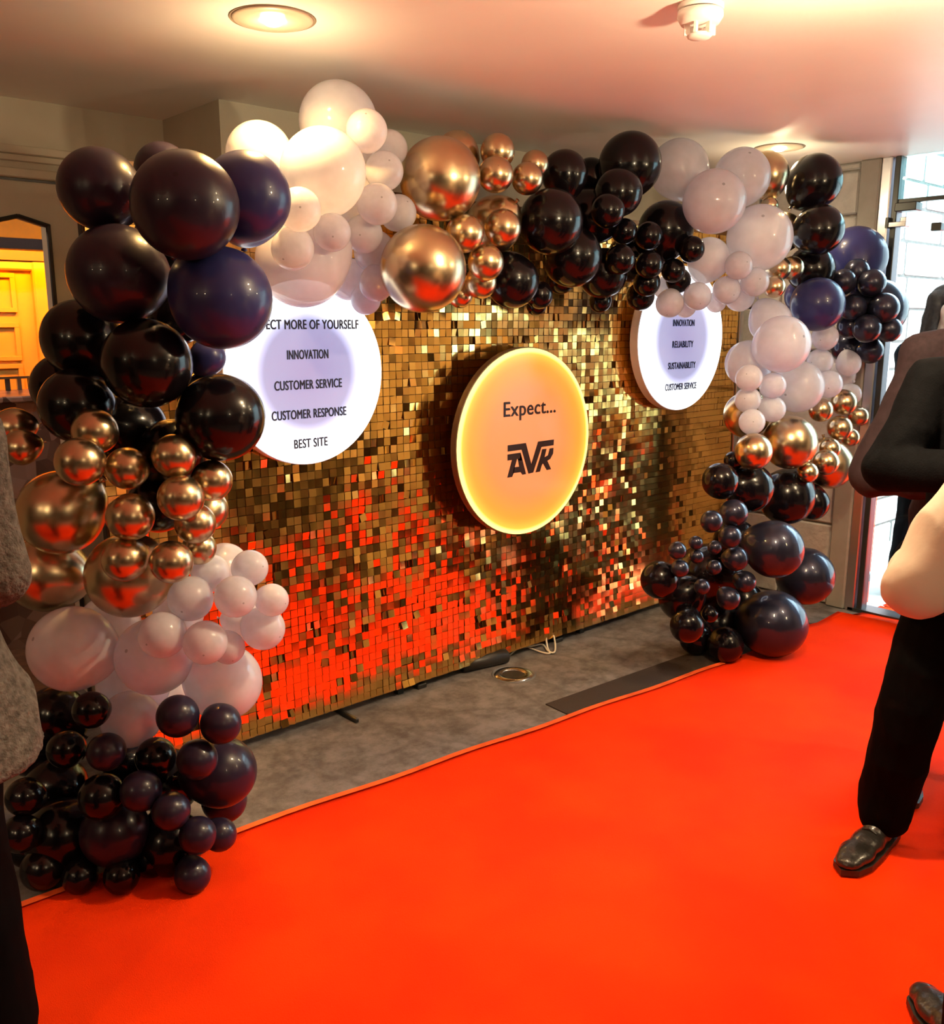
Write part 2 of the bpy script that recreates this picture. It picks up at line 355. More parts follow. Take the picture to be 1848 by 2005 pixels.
# ================================================================= RUNNER, MAT
# inner edge of the runner (towards the backdrop) traced on the floor plane in metres
pA, pB = at_z(465, 1625, .004), at_z(1410, 1300, .004)
dirr = (pB - pA).normalized()
edge = []
t0 = -3.4
x_end = at_z(1640, 1202, .004)
L_ = (pB - pA).length
for k in range(60):
    p = pA + dirr * (t0 + (L_ - t0) * k / 59)
    p.y += .006 * math.sin(k * .9) ; edge.append((p.x, p.y))
tail = [at_z(1480, 1275, 0), at_z(1570, 1228, 0), at_z(1600, 1222, 0), at_z(1640, 1200, 0), at_z(1668, 1207, 0)]
edge += [(p.x, p.y) for p in tail]
edge += [(XE + .0, tail[-1].y - .02), (10.5, tail[-1].y - .3)]
outer = [(x, -2.75 - .01 * math.sin(i)) for i, (x, y) in enumerate(edge)]
bm = bmesh.new(); NR = 36
grid = []
for (xa_, ya_), (xb_, yb_) in zip(edge, outer):
    row = []
    for j in range(NR + 1):
        f = j / NR; x = xa_ + (xb_ - xa_) * f; y = ya_ + (yb_ - ya_) * f
        n = noise.noise(Vector((x * .9, y * 2.2, 3))) ; n2 = noise.noise(Vector((x * 3, y * 1.3, 9)))
        z = .007 + .004 * max(0, n) + .002 * max(0, n2)
        if x > 4.0: z += .010 * max(0, math.sin(x * 9 + y * 4)) * min(1, (x - 4.0))
        row.append(bm.verts.new((x, y, z)))
    grid.append(row)
for a, b_ in zip(grid, grid[1:]):
    for j in range(NR): bm.faces.new((a[j], a[j + 1], b_[j + 1], b_[j]))
g = bmesh.ops.extrude_face_region(bm, geom=bm.faces[:])
for v in g['geom']:
    if isinstance(v, bmesh.types.BMVert): v.co.z -= .005
car = bm_obj('red_carpet', bm, M_red, None, True)
tag(car, 'long bright red carpet runner laid across the grey patterned floor', 'carpet')
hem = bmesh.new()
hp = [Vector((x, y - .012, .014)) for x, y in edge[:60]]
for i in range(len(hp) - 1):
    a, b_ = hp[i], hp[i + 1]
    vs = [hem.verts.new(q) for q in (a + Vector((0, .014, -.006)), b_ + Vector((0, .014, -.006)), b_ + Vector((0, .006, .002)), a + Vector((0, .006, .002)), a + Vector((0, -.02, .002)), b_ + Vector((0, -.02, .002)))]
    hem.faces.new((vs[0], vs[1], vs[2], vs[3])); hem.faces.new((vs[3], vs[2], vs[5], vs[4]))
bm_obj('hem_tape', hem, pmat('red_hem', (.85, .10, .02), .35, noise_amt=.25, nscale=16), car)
q = [at_z(1068, 1380, 0), at_z(1340, 1284, 0), at_z(1500, 1255, 0), at_z(1430, 1300, 0), at_z(1098, 1396, 0)]
bm = bmesh.new()
ff = bm.faces.new([bm.verts.new((p.x, p.y, .005)) for p in (q[0], q[1], q[1] + dirr * .9, q[4] + dirr * 1.9 + Vector((0, -.12, 0)), q[4] + Vector((0, -.12, 0)))])
r = bmesh.ops.extrude_face_region(bm, geom=[ff])
for v in r['geom']:
    if isinstance(v, bmesh.types.BMVert): v.co.z -= .005
tag(bm_obj('floor_mat', bm, pmat('dark_brown_mat', (.035, .022, .016), .95, bump=.5, bscale=300)), 'dark brown mat strip between the red carpet and the grey floor', 'mat')

# ================================================================= SEQUIN BACKDROP
X0, X1, Z0, Z1, P = 1.10, 4.80, .04, 2.10, .0333
M_gold = pmat('gold_mirror_foil', (1.0, .60, .16), .13, 1.)
M_board = pmat('brown_backing', (.10, .045, .012), .5, .3)
back = empty('sequin_backdrop', (X0, 0, 0)); tag(back, 'gold sequin shimmer wall of small square mirror tiles behind the balloons', 'backdrop')
def lb(name, lo, hi, mat, bev=0): return boxo(name, (lo[0] - X0, lo[1], lo[2]), (hi[0] - X0, hi[1], hi[2]), mat, back, bev)
npan = int((X1 - X0) / (P * 10) + .5)
for i in range(12):
    for j in range(7):
        xa_, xb_ = X0 + i * P * 10, min(X0 + (i + 1) * P * 10, X1); za_, zb_ = Z0 + j * P * 10, min(Z0 + (j + 1) * P * 10, Z1)
        if xb_ - xa_ > .02 and zb_ - za_ > .02: lb('backing_panel', (xa_ + .001, .006, za_ + .001), (xb_ - .001, .016, zb_ - .001), M_board)
lb('frame_rail', (X0, .018, Z1 - .03), (X1, .05, Z1), M_alu); lb('frame_rail', (X0, .018, Z0), (X1, .05, Z0 + .03), M_darkmetal)
for x in (X0, X0 + 1.2, X0 + 2.4): lb('frame_leg', (x, .018, 0), (x + .03, .05, Z1), M_darkmetal)
lb('frame_leg', (X1, -.02, .0), (X1 + .035, .05, Z1), M_alu, .004)
for x in (X0 + .2, X0 + 1.3, X0 + 2.2, X0 + 3.2): lb('foot', (x, .0, 0), (x + .05, .34, .022), M_dark, .004)
fx = at_z(687, 1412, .0).x
lb('foot', (fx, -.10, 0), (fx + .018, .2, .02), M_dark, .004)
hs = P / 2 - .0011
tv = [(-hs, -.0008, -2 * hs), (hs, -.0008, -2 * hs), (hs, -.0008, 0), (-hs, -.0008, 0), (-hs, .0008, -2 * hs), (hs, .0008, -2 * hs), (hs, .0008, 0), (-hs, .0008, 0)]
tf = [(0, 1, 2, 3), (7, 6, 5, 4), (0, 4, 5, 1), (1, 5, 6, 2), (2, 6, 7, 3), (3, 7, 4, 0)]
tile_me = bpy.data.meshes.new('tile'); tile_me.from_pydata(tv, [], tf); tile_me.materials.append(M_gold)
rt = random.Random(5)
nx, nz = int((X1 - X0) / P), int((Z1 - Z0) / P)
tiles = []
for i in range(nx):
    for j in range(nz):
        x = X0 + (i + .5) * P; z = Z0 + (j + 1) * P - .0006
        c = noise.noise(Vector((x * 2.3, 0, z * 2.6))); c2 = noise.noise(Vector((x * 6 + 40, 7, z * 7)))
        c3 = noise.noise(Vector((x * 3 + 9, 31, z * 3 + 3)))
        # tiles hang from a pin at their upper edge; most sit nearly flat, some are knocked out of plane
        calm = .45 if x > 3.9 else 1
        flat = .30 + .65 * max(0, min(1, (c3 + .35) * 1.6))
        rx = math.radians(2.5 * c + 3.5 * c2 * flat + rt.gauss(0, 2.6) * flat + (rt.gauss(0, 9) if rt.random() < .10 else 0))
        rzz = math.radians(3.5 * c2 + rt.gauss(0, 3.6) * flat + (rt.gauss(0, 14) if rt.random() < .16 else 0))
        ry = math.radians(rt.gauss(0, 1.2) + (rt.gauss(0, 7) if rt.random() < .05 else 0))
        rx *= calm; rzz *= calm
        rzz -= math.radians(6.0) * max(0, min(1, (x - 3.35) / .5)) * max(0, min(1, (1.35 - z) / .4))
        rx = max(-.22, min(.22, rx)) - math.radians(8.5) * max(0, 1 - z / .95)
        M = Matrix.Translation((x - X0, -.004 - abs(rx) * .02, z)) @ Matrix.Rotation(rzz, 4, 'Z') @ Matrix.Rotation(rx, 4, 'X') @ Matrix.Rotation(ry, 4, 'Y')
        p = Vector((x, 0, z)) - CAM; zc_ = p.dot(FWD)
        u = W_IMG / 2 + FPX * p.dot(RT) / zc_; v = H_IMG / 2 - FPX * p.dot(UPC) / zc_
        score = 1 / zc_ if (500 < u < 900 and 915 < v < 1440) else 0
        if u < 570 and v < 1420: score = 0
        tiles.append((score, len(tiles), M))
tiles.sort(key=lambda t: (-t[0], t[1]))
for s, _, M in tiles[:300]:
    o = bpy.data.objects.new('tile', tile_me); COL.objects.link(o); o.parent = back; o.matrix_local = M
V, F = [], []
for s, _, M in tiles[300:]:
    b0 = len(V); V += [tuple(M @ Vector(c)) for c in tv]; F += [tuple(b0 + i for i in f) for f in tf]
me = bpy.data.meshes.new('tiles'); me.from_pydata(V, [], F); me.materials.append(M_gold)
o = link_obj('tile_field', me, None, back); o['kind'] = 'stuff'

# ================================================================= ROUND SIGNS
def sign_mat(name, R, stops, strength_stops, base=(.8, .8, .85)):
    """opal acrylic lit by an LED strip round its rim: emission is a function of distance from the centre"""
    mt, t, b = nt(name); tc = t.nodes.new('ShaderNodeTexCoord'); L = t.links.new
    sep = t.nodes.new('ShaderNodeSeparateXYZ'); L(tc.outputs['Object'], sep.inputs[0])
    cmb = t.nodes.new('ShaderNodeCombineXYZ'); L(sep.outputs[0], cmb.inputs[0]); L(sep.outputs[2], cmb.inputs[1])
    ln = t.nodes.new('ShaderNodeVectorMath'); ln.operation = 'LENGTH'; L(cmb.outputs[0], ln.inputs[0])
    dv = t.nodes.new('ShaderNodeMath'); dv.operation = 'DIVIDE'; dv.inputs[1].default_value = R; L(ln.outputs['Value'], dv.inputs[0])
    def ramp(st):
        r = t.nodes.new('ShaderNodeValToRGB'); L(dv.outputs[0], r.inputs[0]); e = r.color_ramp.elements
        while len(e) < len(st): e.new(.5)
        for el, (p, c) in zip(e, st): el.position = p; el.color = (*c, 1)
        return r
    rc = ramp(stops); rs = ramp([(p, (s, s, s)) for p, s in strength_stops])
    mul = t.nodes.new('ShaderNodeMath'); mul.operation = 'MULTIPLY'; mul.inputs[1].default_value = 10; L(rs.outputs[0], mul.inputs[0])
    b.inputs['Base Color'].default_value = (*base, 1); b.inputs['Roughness'].default_value = .25
    L(rc.outputs[0], b.inputs['Emission Color']); L(mul.outputs[0], b.inputs['Emission Strength']); return mt
M_ink = pmat('dark_blue_print', (.006, .008, .035), .5); M_ink2 = pmat('black_print', (.018, .007, .008), .5)
M_rim = pmat('brown_rim', (.10, .055, .03), .4); M_rimw = pmat('white_rim', (.6, .6, .65), .35)
def text_part(s, h, width, loc, mat, parent, bold=.012, ext=.0008):
    cu = bpy.data.curves.new('lettering', 'FONT'); cu.body = s; cu.size = 1; cu.align_x = 'CENTER'; cu.offset = 0; cu.extrude = 0; cu.space_character = 1.06
    o = bpy.data.objects.new('tmp', cu); COL.objects.link(o)
    bpy.context.view_layer.update()
    me = bpy.data.meshes.new_from_object(o.evaluated_get(bpy.context.evaluated_depsgraph_get())); bpy.data.objects.remove(o)
    xs = [v.co.x for v in me.vertices]; w0 = max(xs) - min(xs); cx = (max(xs) + min(xs)) / 2; sy = h / .70
    for v in me.vertices: v.co = Vector(((v.co.x - cx) / w0 * width, 0, v.co.y * sy))
    bmm = bmesh.new(); bmm.from_mesh(me)
    r = bmesh.ops.extrude_face_region(bmm, geom=bmm.faces[:])
    for v in r['geom']:
        if isinstance(v, bmesh.types.BMVert): v.co.y -= ext
    src = bmm.verts[:] + bmm.edges[:] + bmm.faces[:]
    for sx_, sz_ in ((-1, 0), (1, 0), (0, 1)):
        rd = bmesh.ops.duplicate(bmm, geom=src)
        for v in rd['geom']:
            if isinstance(v, bmesh.types.BMVert): v.co += Vector((sx_ * h * bold, -.00005 * (sx_ + 2), sz_ * h * bold))
    bmesh.ops.recalc_face_normals(bmm, faces=bmm.faces); bmm.to_mesh(me); bmm.free(); me.materials.clear()
    o = link_obj('lettering', me, mat, parent); o.location = loc; return o
def disc_sign(name, label, px, py, rpx, y, th, face_mat_fn, rim_mat):
    c = at_y(px, py, y); zc_ = (c - CAM).dot(FWD); R = rpx * zc_ / FPX
    t = empty(name, c); tag(t, label, 'sign')
    MX = Matrix.Rotation(math.radians(90), 4, 'X')
    b_ = bmesh.new(); lathe(b_, [(0, 0), (R * .985, 0), (R, -.003), (R, -th), (0, -th)], 72, MX)
    rim = bm_obj('rim', b_, rim_mat, t)
    b_ = bmesh.new(); lathe(b_, [(0, .006), (R * .975, .006), (R * .99, .003), (R * .99, -.001), (0, -.001)], 72, MX)
    bm_obj('lit_face', b_, face_mat_fn(R), t)
    b_ = bmesh.new(); tube(b_, [(0, th, 0), (0, abs(y) - .014, 0)], .03, 12); bm_obj('mount', b_, M_darkmetal, t)
    return t, R, zc_
wl = lambda nm: (lambda R: sign_mat(nm, R, [(0, (.44, .47, 1)), (.55, (.48, .56, 1)), (.75, (.90, .95, 1)), (1, (1, 1, .97))],
       [(0, .022), (.54, .026), (.70, .075), (1, .15)], (.30, .30, .42)))
s1, R1, z1 = disc_sign('round_sign', 'white backlit round sign listing values, at left under the lilac balloon', 602, 731, 180, -.09, .05, wl('opal_white'), M_rimw)
ph = z1 / FPX
for s, yy, wpx in (('EXPECT MORE OF YOURSELF', 637, 208), ('INNOVATION', 694, 80), ('CUSTOMER SERVICE', 752, 132), ('CUSTOMER RESPONSE', 809, 147), ('BEST SITE', 867, 66)):
    text_part(s, 17.5 * ph, wpx * ph / .862, (0, -.0075, (731 - yy - 9) * ph), M_ink, s1, .04)
s3, R3, z3 = disc_sign('round_sign', 'white backlit round sign listing values, farthest right on the gold wall', 1335, 664, 139, -.09, .05, wl('opal_white_b'), M_rimw)
ph = z3 / FPX
for s, yy, wpx in (('EXPECT MORE OF YOURSELF', 592, 100), ('INNOVATION', 633, 42), ('RELIABILITY', 674, 41), ('SUSTAINABILITY', 715, 54), ('CUSTOMER SERVICE', 756, 62)):
    text_part(s, 12.5 * ph, wpx * ph / .60, (0, -.0075, (664 - yy - 6) * ph), M_ink, s3, .045)
ol = lambda R: sign_mat('opal_amber', R, [(0, (1, .30, .12)), (.55, (1, .29, .08)), (.82, (1, .35, .02)), (.93, (1, .52, .04)), (.955, (1, .72, .16)), (1, (1, .74, .2))],
       [(0, .040), (.6, .038), (.86, .045), (.93, .055), (.955, .11), (1, .11)], (.30, .13, .07))
s2, R2, z2 = disc_sign('round_sign', 'amber lit round sign in the middle, reading Expect above a black logo', 1031, 866, 184, -.13, .035, ol, M_rim)
ph = z2 / FPX
k_ = .705
text_part('Expect...', 28 * ph, 101 * ph / k_, ((1034 - 1030) * ph / k_, -.0075, (866 - 812) * ph), M_ink2, s2, .035)
# logo, drawn from the zoomed crop (8.02 px of crop per photo px); shear of the foreshortened baseline removed
def lp(x, y):
    X = (960 + x / 10.025 - 1036); Y = (760 + y / 10.025)
    return Vector((X * ph / k_ + 6 * ph / k_, 0, (866 - (Y + X * .125)) * ph))
polys = [
 [[(312, 1128), (662, 1080), (775, 1500), (905, 1052), (1230, 1008), (1222, 1125), (975, 1160), (815, 1670), (720, 1690), (580, 1212), (312, 1248)]],
 [[(310, 1305), (560, 1268), (600, 1420), (530, 1430), (495, 1385), (450, 1555), (432, 1668), (400, 1745), (308, 1757), (395, 1412), (310, 1422)],
  [(560, 1268), (672, 1695), (600, 1708), (565, 1655), (412, 1672), (432, 1560), (450, 1555), (535, 1545), (505, 1385), (540, 1400)]],
 [[(990, 1205), (1080, 1195), (1040, 1368), (1110, 1330), (1145, 1190), (1222, 1178), (1218, 1290), (1160, 1400), (1100, 1440), (1180, 1612), (1090, 1628), (1010, 1490), (985, 1530), (952, 1655), (862, 1668), (965, 1320)]]]
lg = bmesh.new()
for grp in polys:
    for poly in grp:
        f = lg.faces.new([lg.verts.new(lp(*q_)) for q_ in poly])
r = bmesh.ops.extrude_face_region(lg, geom=lg.faces[:])
for v in r['geom']:
    if isinstance(v, bmesh.types.BMVert): v.co.y -= .0012
bmesh.ops.triangulate(lg, faces=lg.faces[:])
lo_ = bm_obj('logo', lg, M_ink2, s2); lo_.location = (0, -.0072, 0)

# small things on the floor
c = at_z(1005, 1321, 0); k = bmesh.new()
fb = empty('floor_socket', (c.x, c.y, 0)); tag(fb, 'round metal floor socket box set in the grey carpet', 'socket')
lathe(k, [(.052, .001), (.056, .006), (.082, .007), (.090, .001)], 40); bm_obj('ring', k, M_steel, fb, True)
k = bmesh.new(); lathe(k, [(0, .0015), (.058, .0015), (.060, .004), (.063, .0015)], 32); bm_obj('lid', k, M_dark, fb)
k = bmesh.new(); lathe(k, [(.094, .0008), (.098, .004), (.104, .0008)], 32); bm_obj('outer_rim', k, pmat('grey_rim', (.12, .12, .13), .4), fb)
a, b_ = at_z(905, 1303, .035), at_z(990, 1284, .035)
k = bmesh.new(); tube(k, [a, a.lerp(b_, .5), b_, b_ + (b_ - a).normalized() * .01], [.034, .034, .034, .022], 16)
tag(bm_obj('power_adapter', k, M_dark, None, True), 'black cylindrical power supply lying under the sequin backdrop', 'power supply')
M_cable = pmat('cream_cable', (.75, .68, .55), .4)
k = bmesh.new(); cz = .008
cp = [at_y(1083, 1240, .0), at_z(1087, 1262, .02), at_z(1085, 1277, cz), at_z(1073, 1275, cz), at_z(1062, 1262, cz), at_z(1040, 1265, .02), at_z(1015, 1270, .02), at_z(998, 1282, cz), at_z(993, 1287, .03)]
tube(k, smooth_path(cp), .0045, 8)
cp = [at_y(1068, 1245, .0), at_z(1072, 1268, .01), at_z(1076, 1279, cz), at_z(1060, 1277, cz), at_z(1035, 1268, cz)]
tube(k, smooth_path(cp), .0045, 8)
tag(bm_obj('power_cable', k, M_cable, None, True), 'cream power cable looping on the floor under the backdrop', 'cable')

# ================================================================= CEILING FITTINGS
M_lamp = bpy.data.materials.new('lamp_glow'); M_lamp.use_nodes = True
bb = M_lamp.node_tree.nodes['Principled BSDF']; bb.inputs['Emission Color'].default_value = (1, .84, .55, 1); bb.inputs['Emission Strength'].default_value = 12
M_bezel = pmat('cream_bezel', (.50, .42, .32), .35); M_bedge = pmat('bezel_edge', (.18, .14, .10), .5)
for i, (x, y, w_, lab) in enumerate(LAMPS):
    s = lamp_spot(x, y, CEIL - .03, w_, LAMP1_COL if i == 0 else (1.0, .74, .42))
    l = bpy.data.lights.new('lamp_scatter_light', 'POINT'); l.energy = w_ * ((.07 if i == 0 else .14) if lab else .30); l.color = (1, .72, .38) if i == 0 else (1, .76, .45); l.shadow_soft_size = .03
    g_ = bpy.data.objects.new('lamp_scatter_light', l); COL.objects.link(g_); g_.location = (x, y, CEIL - (.19 if lab else .32))
    if not lab: continue
    dl = empty('ceiling_downlight', (x, y, CEIL)); tag(dl, lab, 'ceiling light', 'recessed ceiling downlights')
    k = bmesh.new(); lathe(k, [(.036, -.001), (.040, -.006), (.105, -.007), (.112, -.0035), (.113, -.0005)], 48); bm_obj('bezel', k, M_bezel, dl, True)
    k = bmesh.new(); lathe(k, [(.112, -.0003), (.119, -.0025), (.121, -.0003)], 48); bm_obj('edge_ring', k, M_bedge, dl)
    k = bmesh.new(); lathe(k, [(0, -.020), (.02, -.017), (.034, -.006), (.036, -.001)], 24); bm_obj('lamp', k, M_lamp, dl, True)
sd_p = at_z(1372, 8, CEIL)
sd = empty('smoke_detector', sd_p); tag(sd, 'white round smoke detector on the ceiling', 'smoke detector')
k = bmesh.new(); lathe(k, [(0, 0), (.060, 0), (.061, -.014), (0, -.014)], 40); bm_obj('base', k, M_white, sd, True)
k = bmesh.new(); lathe(k, [(.052, -.014), (.052, -.019)], 40); bm_obj('shadow_groove', k, M_dark, sd)
k = bmesh.new(); lathe(k, [(.0, -.018), (.060, -.018), (.061, -.032), (.050, -.050), (.030, -.052), (0, -.052)], 40); bm_obj('housing', k, M_white, sd, True)
k = bmesh.new(); lathe(k, [(0, -.074), (.032, -.074), (.034, -.078), (.028, -.084), (0, -.085)], 32); bm_obj('cap', k, M_white, sd, True)
for a_ in range(6):
    t = a_ * math.pi / 3 + .3; ca, sa = math.cos(t), math.sin(t)
    k = bmesh.new(); box(k, (.026, -.004, -.078), (.042, .004, -.048), .001, Matrix.Rotation(t, 4, 'Z')); bm_obj('fin', k, M_white, sd)

# ================================================================= BALLOONS
def latex(name, col, rough=.22, coat=.35, metal=0., tip=.6):
    mt, t, b = nt(name); L = t.links.new
    b.inputs['Roughness'].default_value = rough; b.inputs['Coat Weight'].default_value = coat; b.inputs['Coat Roughness'].default_value = .05
    b.inputs['Metallic'].default_value = metal; b.inputs['Specular IOR Level'].default_value = .25
    tc = t.nodes.new('ShaderNodeTexCoord'); n = t.nodes.new('ShaderNodeTexNoise'); n.inputs['Scale'].default_value = 3
    L(tc.outputs['Object'], n.inputs['Vector']); r = t.nodes.new('ShaderNodeValToRGB'); L(n.outputs['Fac'], r.inputs[0])
    r.color_ramp.elements[0].color = (*[c * .88 for c in col], 1); r.color_ramp.elements[1].color = (*[min(1, c * 1.1) for c in col], 1)
    # thick spot of latex at the crown of the balloon
    d = t.nodes.new('ShaderNodeVectorMath'); d.operation = 'DISTANCE'; L(tc.outputs['Object'], d.inputs[0]); d.inputs[1].default_value = (0, 0, 1.03)
    lt = t.nodes.new('ShaderNodeMath'); lt.operation = 'LESS_THAN'; lt.inputs[1].default_value = .05; L(d.outputs['Value'], lt.inputs[0])
    mx = t.nodes.new('ShaderNodeMix'); mx.data_type = 'RGBA'; L(lt.outputs[0], mx.inputs['Factor']); L(r.outputs[0], mx.inputs[6]); mx.inputs[7].default_value = (*[c * tip for c in col], 1)
    L(mx.outputs[2], b.inputs['Base Color']); return mt, t, b, mx
def white_latex(name, col, trans=.38):
    mt, t, b, mx = latex(name, col, .25, .7, 0, .55); L = t.links.new
    out = t.nodes['Material Output']; tl = t.nodes.new('ShaderNodeBsdfTranslucent'); L(mx.outputs[2], tl.inputs[0])
    m1 = t.nodes.new('ShaderNodeMixShader'); m1.inputs[0].default_value = trans; L(b.outputs[0], m1.inputs[1]); L(tl.outputs[0], m1.inputs[2])
    tr = t.nodes.new('ShaderNodeBsdfTransparent'); tr.inputs[0].default_value = (.95, .93, .95, 1)
    m2 = t.nodes.new('ShaderNodeMixShader'); m2.inputs[0].default_value = .20; L(m1.outputs[0], m2.inputs[1]); L(tr.outputs[0], m2.inputs[2]); L(m2.outputs[0], out.inputs[0]); return mt
BM = {'N': latex('aubergine_latex', (.016, .010, .026), .34, .22)[0], 'B': latex('navy_latex', (.022, .024, .11), .34, .22)[0],
      'K': latex('black_latex', (.004, .003, .005), .20, .18)[0], 'P': latex('pearl_navy_latex', (.020, .022, .045), .34, .6, .55)[0],
      'W': white_latex('white_latex', (.75, .76, .85)), 'G': latex('bronze_chrome', (.57, .44, .27), .27, .0, 1.0, .8)[0]}
KIND = {'N': 'navy_balloon', 'B': 'navy_balloon', 'K': 'black_balloon', 'P': 'navy_balloon', 'W': 'white_balloon', 'G': 'bronze_balloon'}
def balloon_mesh(mat):
    b_ = bmesh.new(); prof = []
    for i in range(27):
        a = math.pi * i / 26; r = math.sin(a); z = math.cos(a)
        if z < 0: z *= 1.0 + .16 * (-z) ** 2; r *= 1 - .10 * (-math.cos(a)) ** 2
        prof.append((r if 0 < i < 26 else (0 if i == 0 else .045), z * 1.02))
    lathe(b_, prof, 40)
    bmesh.ops.recalc_face_normals(b_, faces=b_.faces); me = bpy.data.meshes.new('balloon'); b_.to_mesh(me); b_.free()
    for p in me.polygons: p.use_smooth = True
    me.materials.append(mat); return me
def knot_mesh(mat):
    b_ = bmesh.new(); lathe(b_, [(.045, -1.17), (.035, -1.21), (.06, -1.24), (.04, -1.27), (.075, -1.31), (.08, -1.32), (.03, -1.31)], 12)
    bmesh.ops.recalc_face_normals(b_, faces=b_.faces); me = bpy.data.meshes.new('knot'); b_.to_mesh(me); b_.free()
    for p in me.polygons: p.use_smooth = True
    me.materials.append(mat); return me
BME = {k: (balloon_mesh(v), knot_mesh(v)) for k, v in BM.items()}
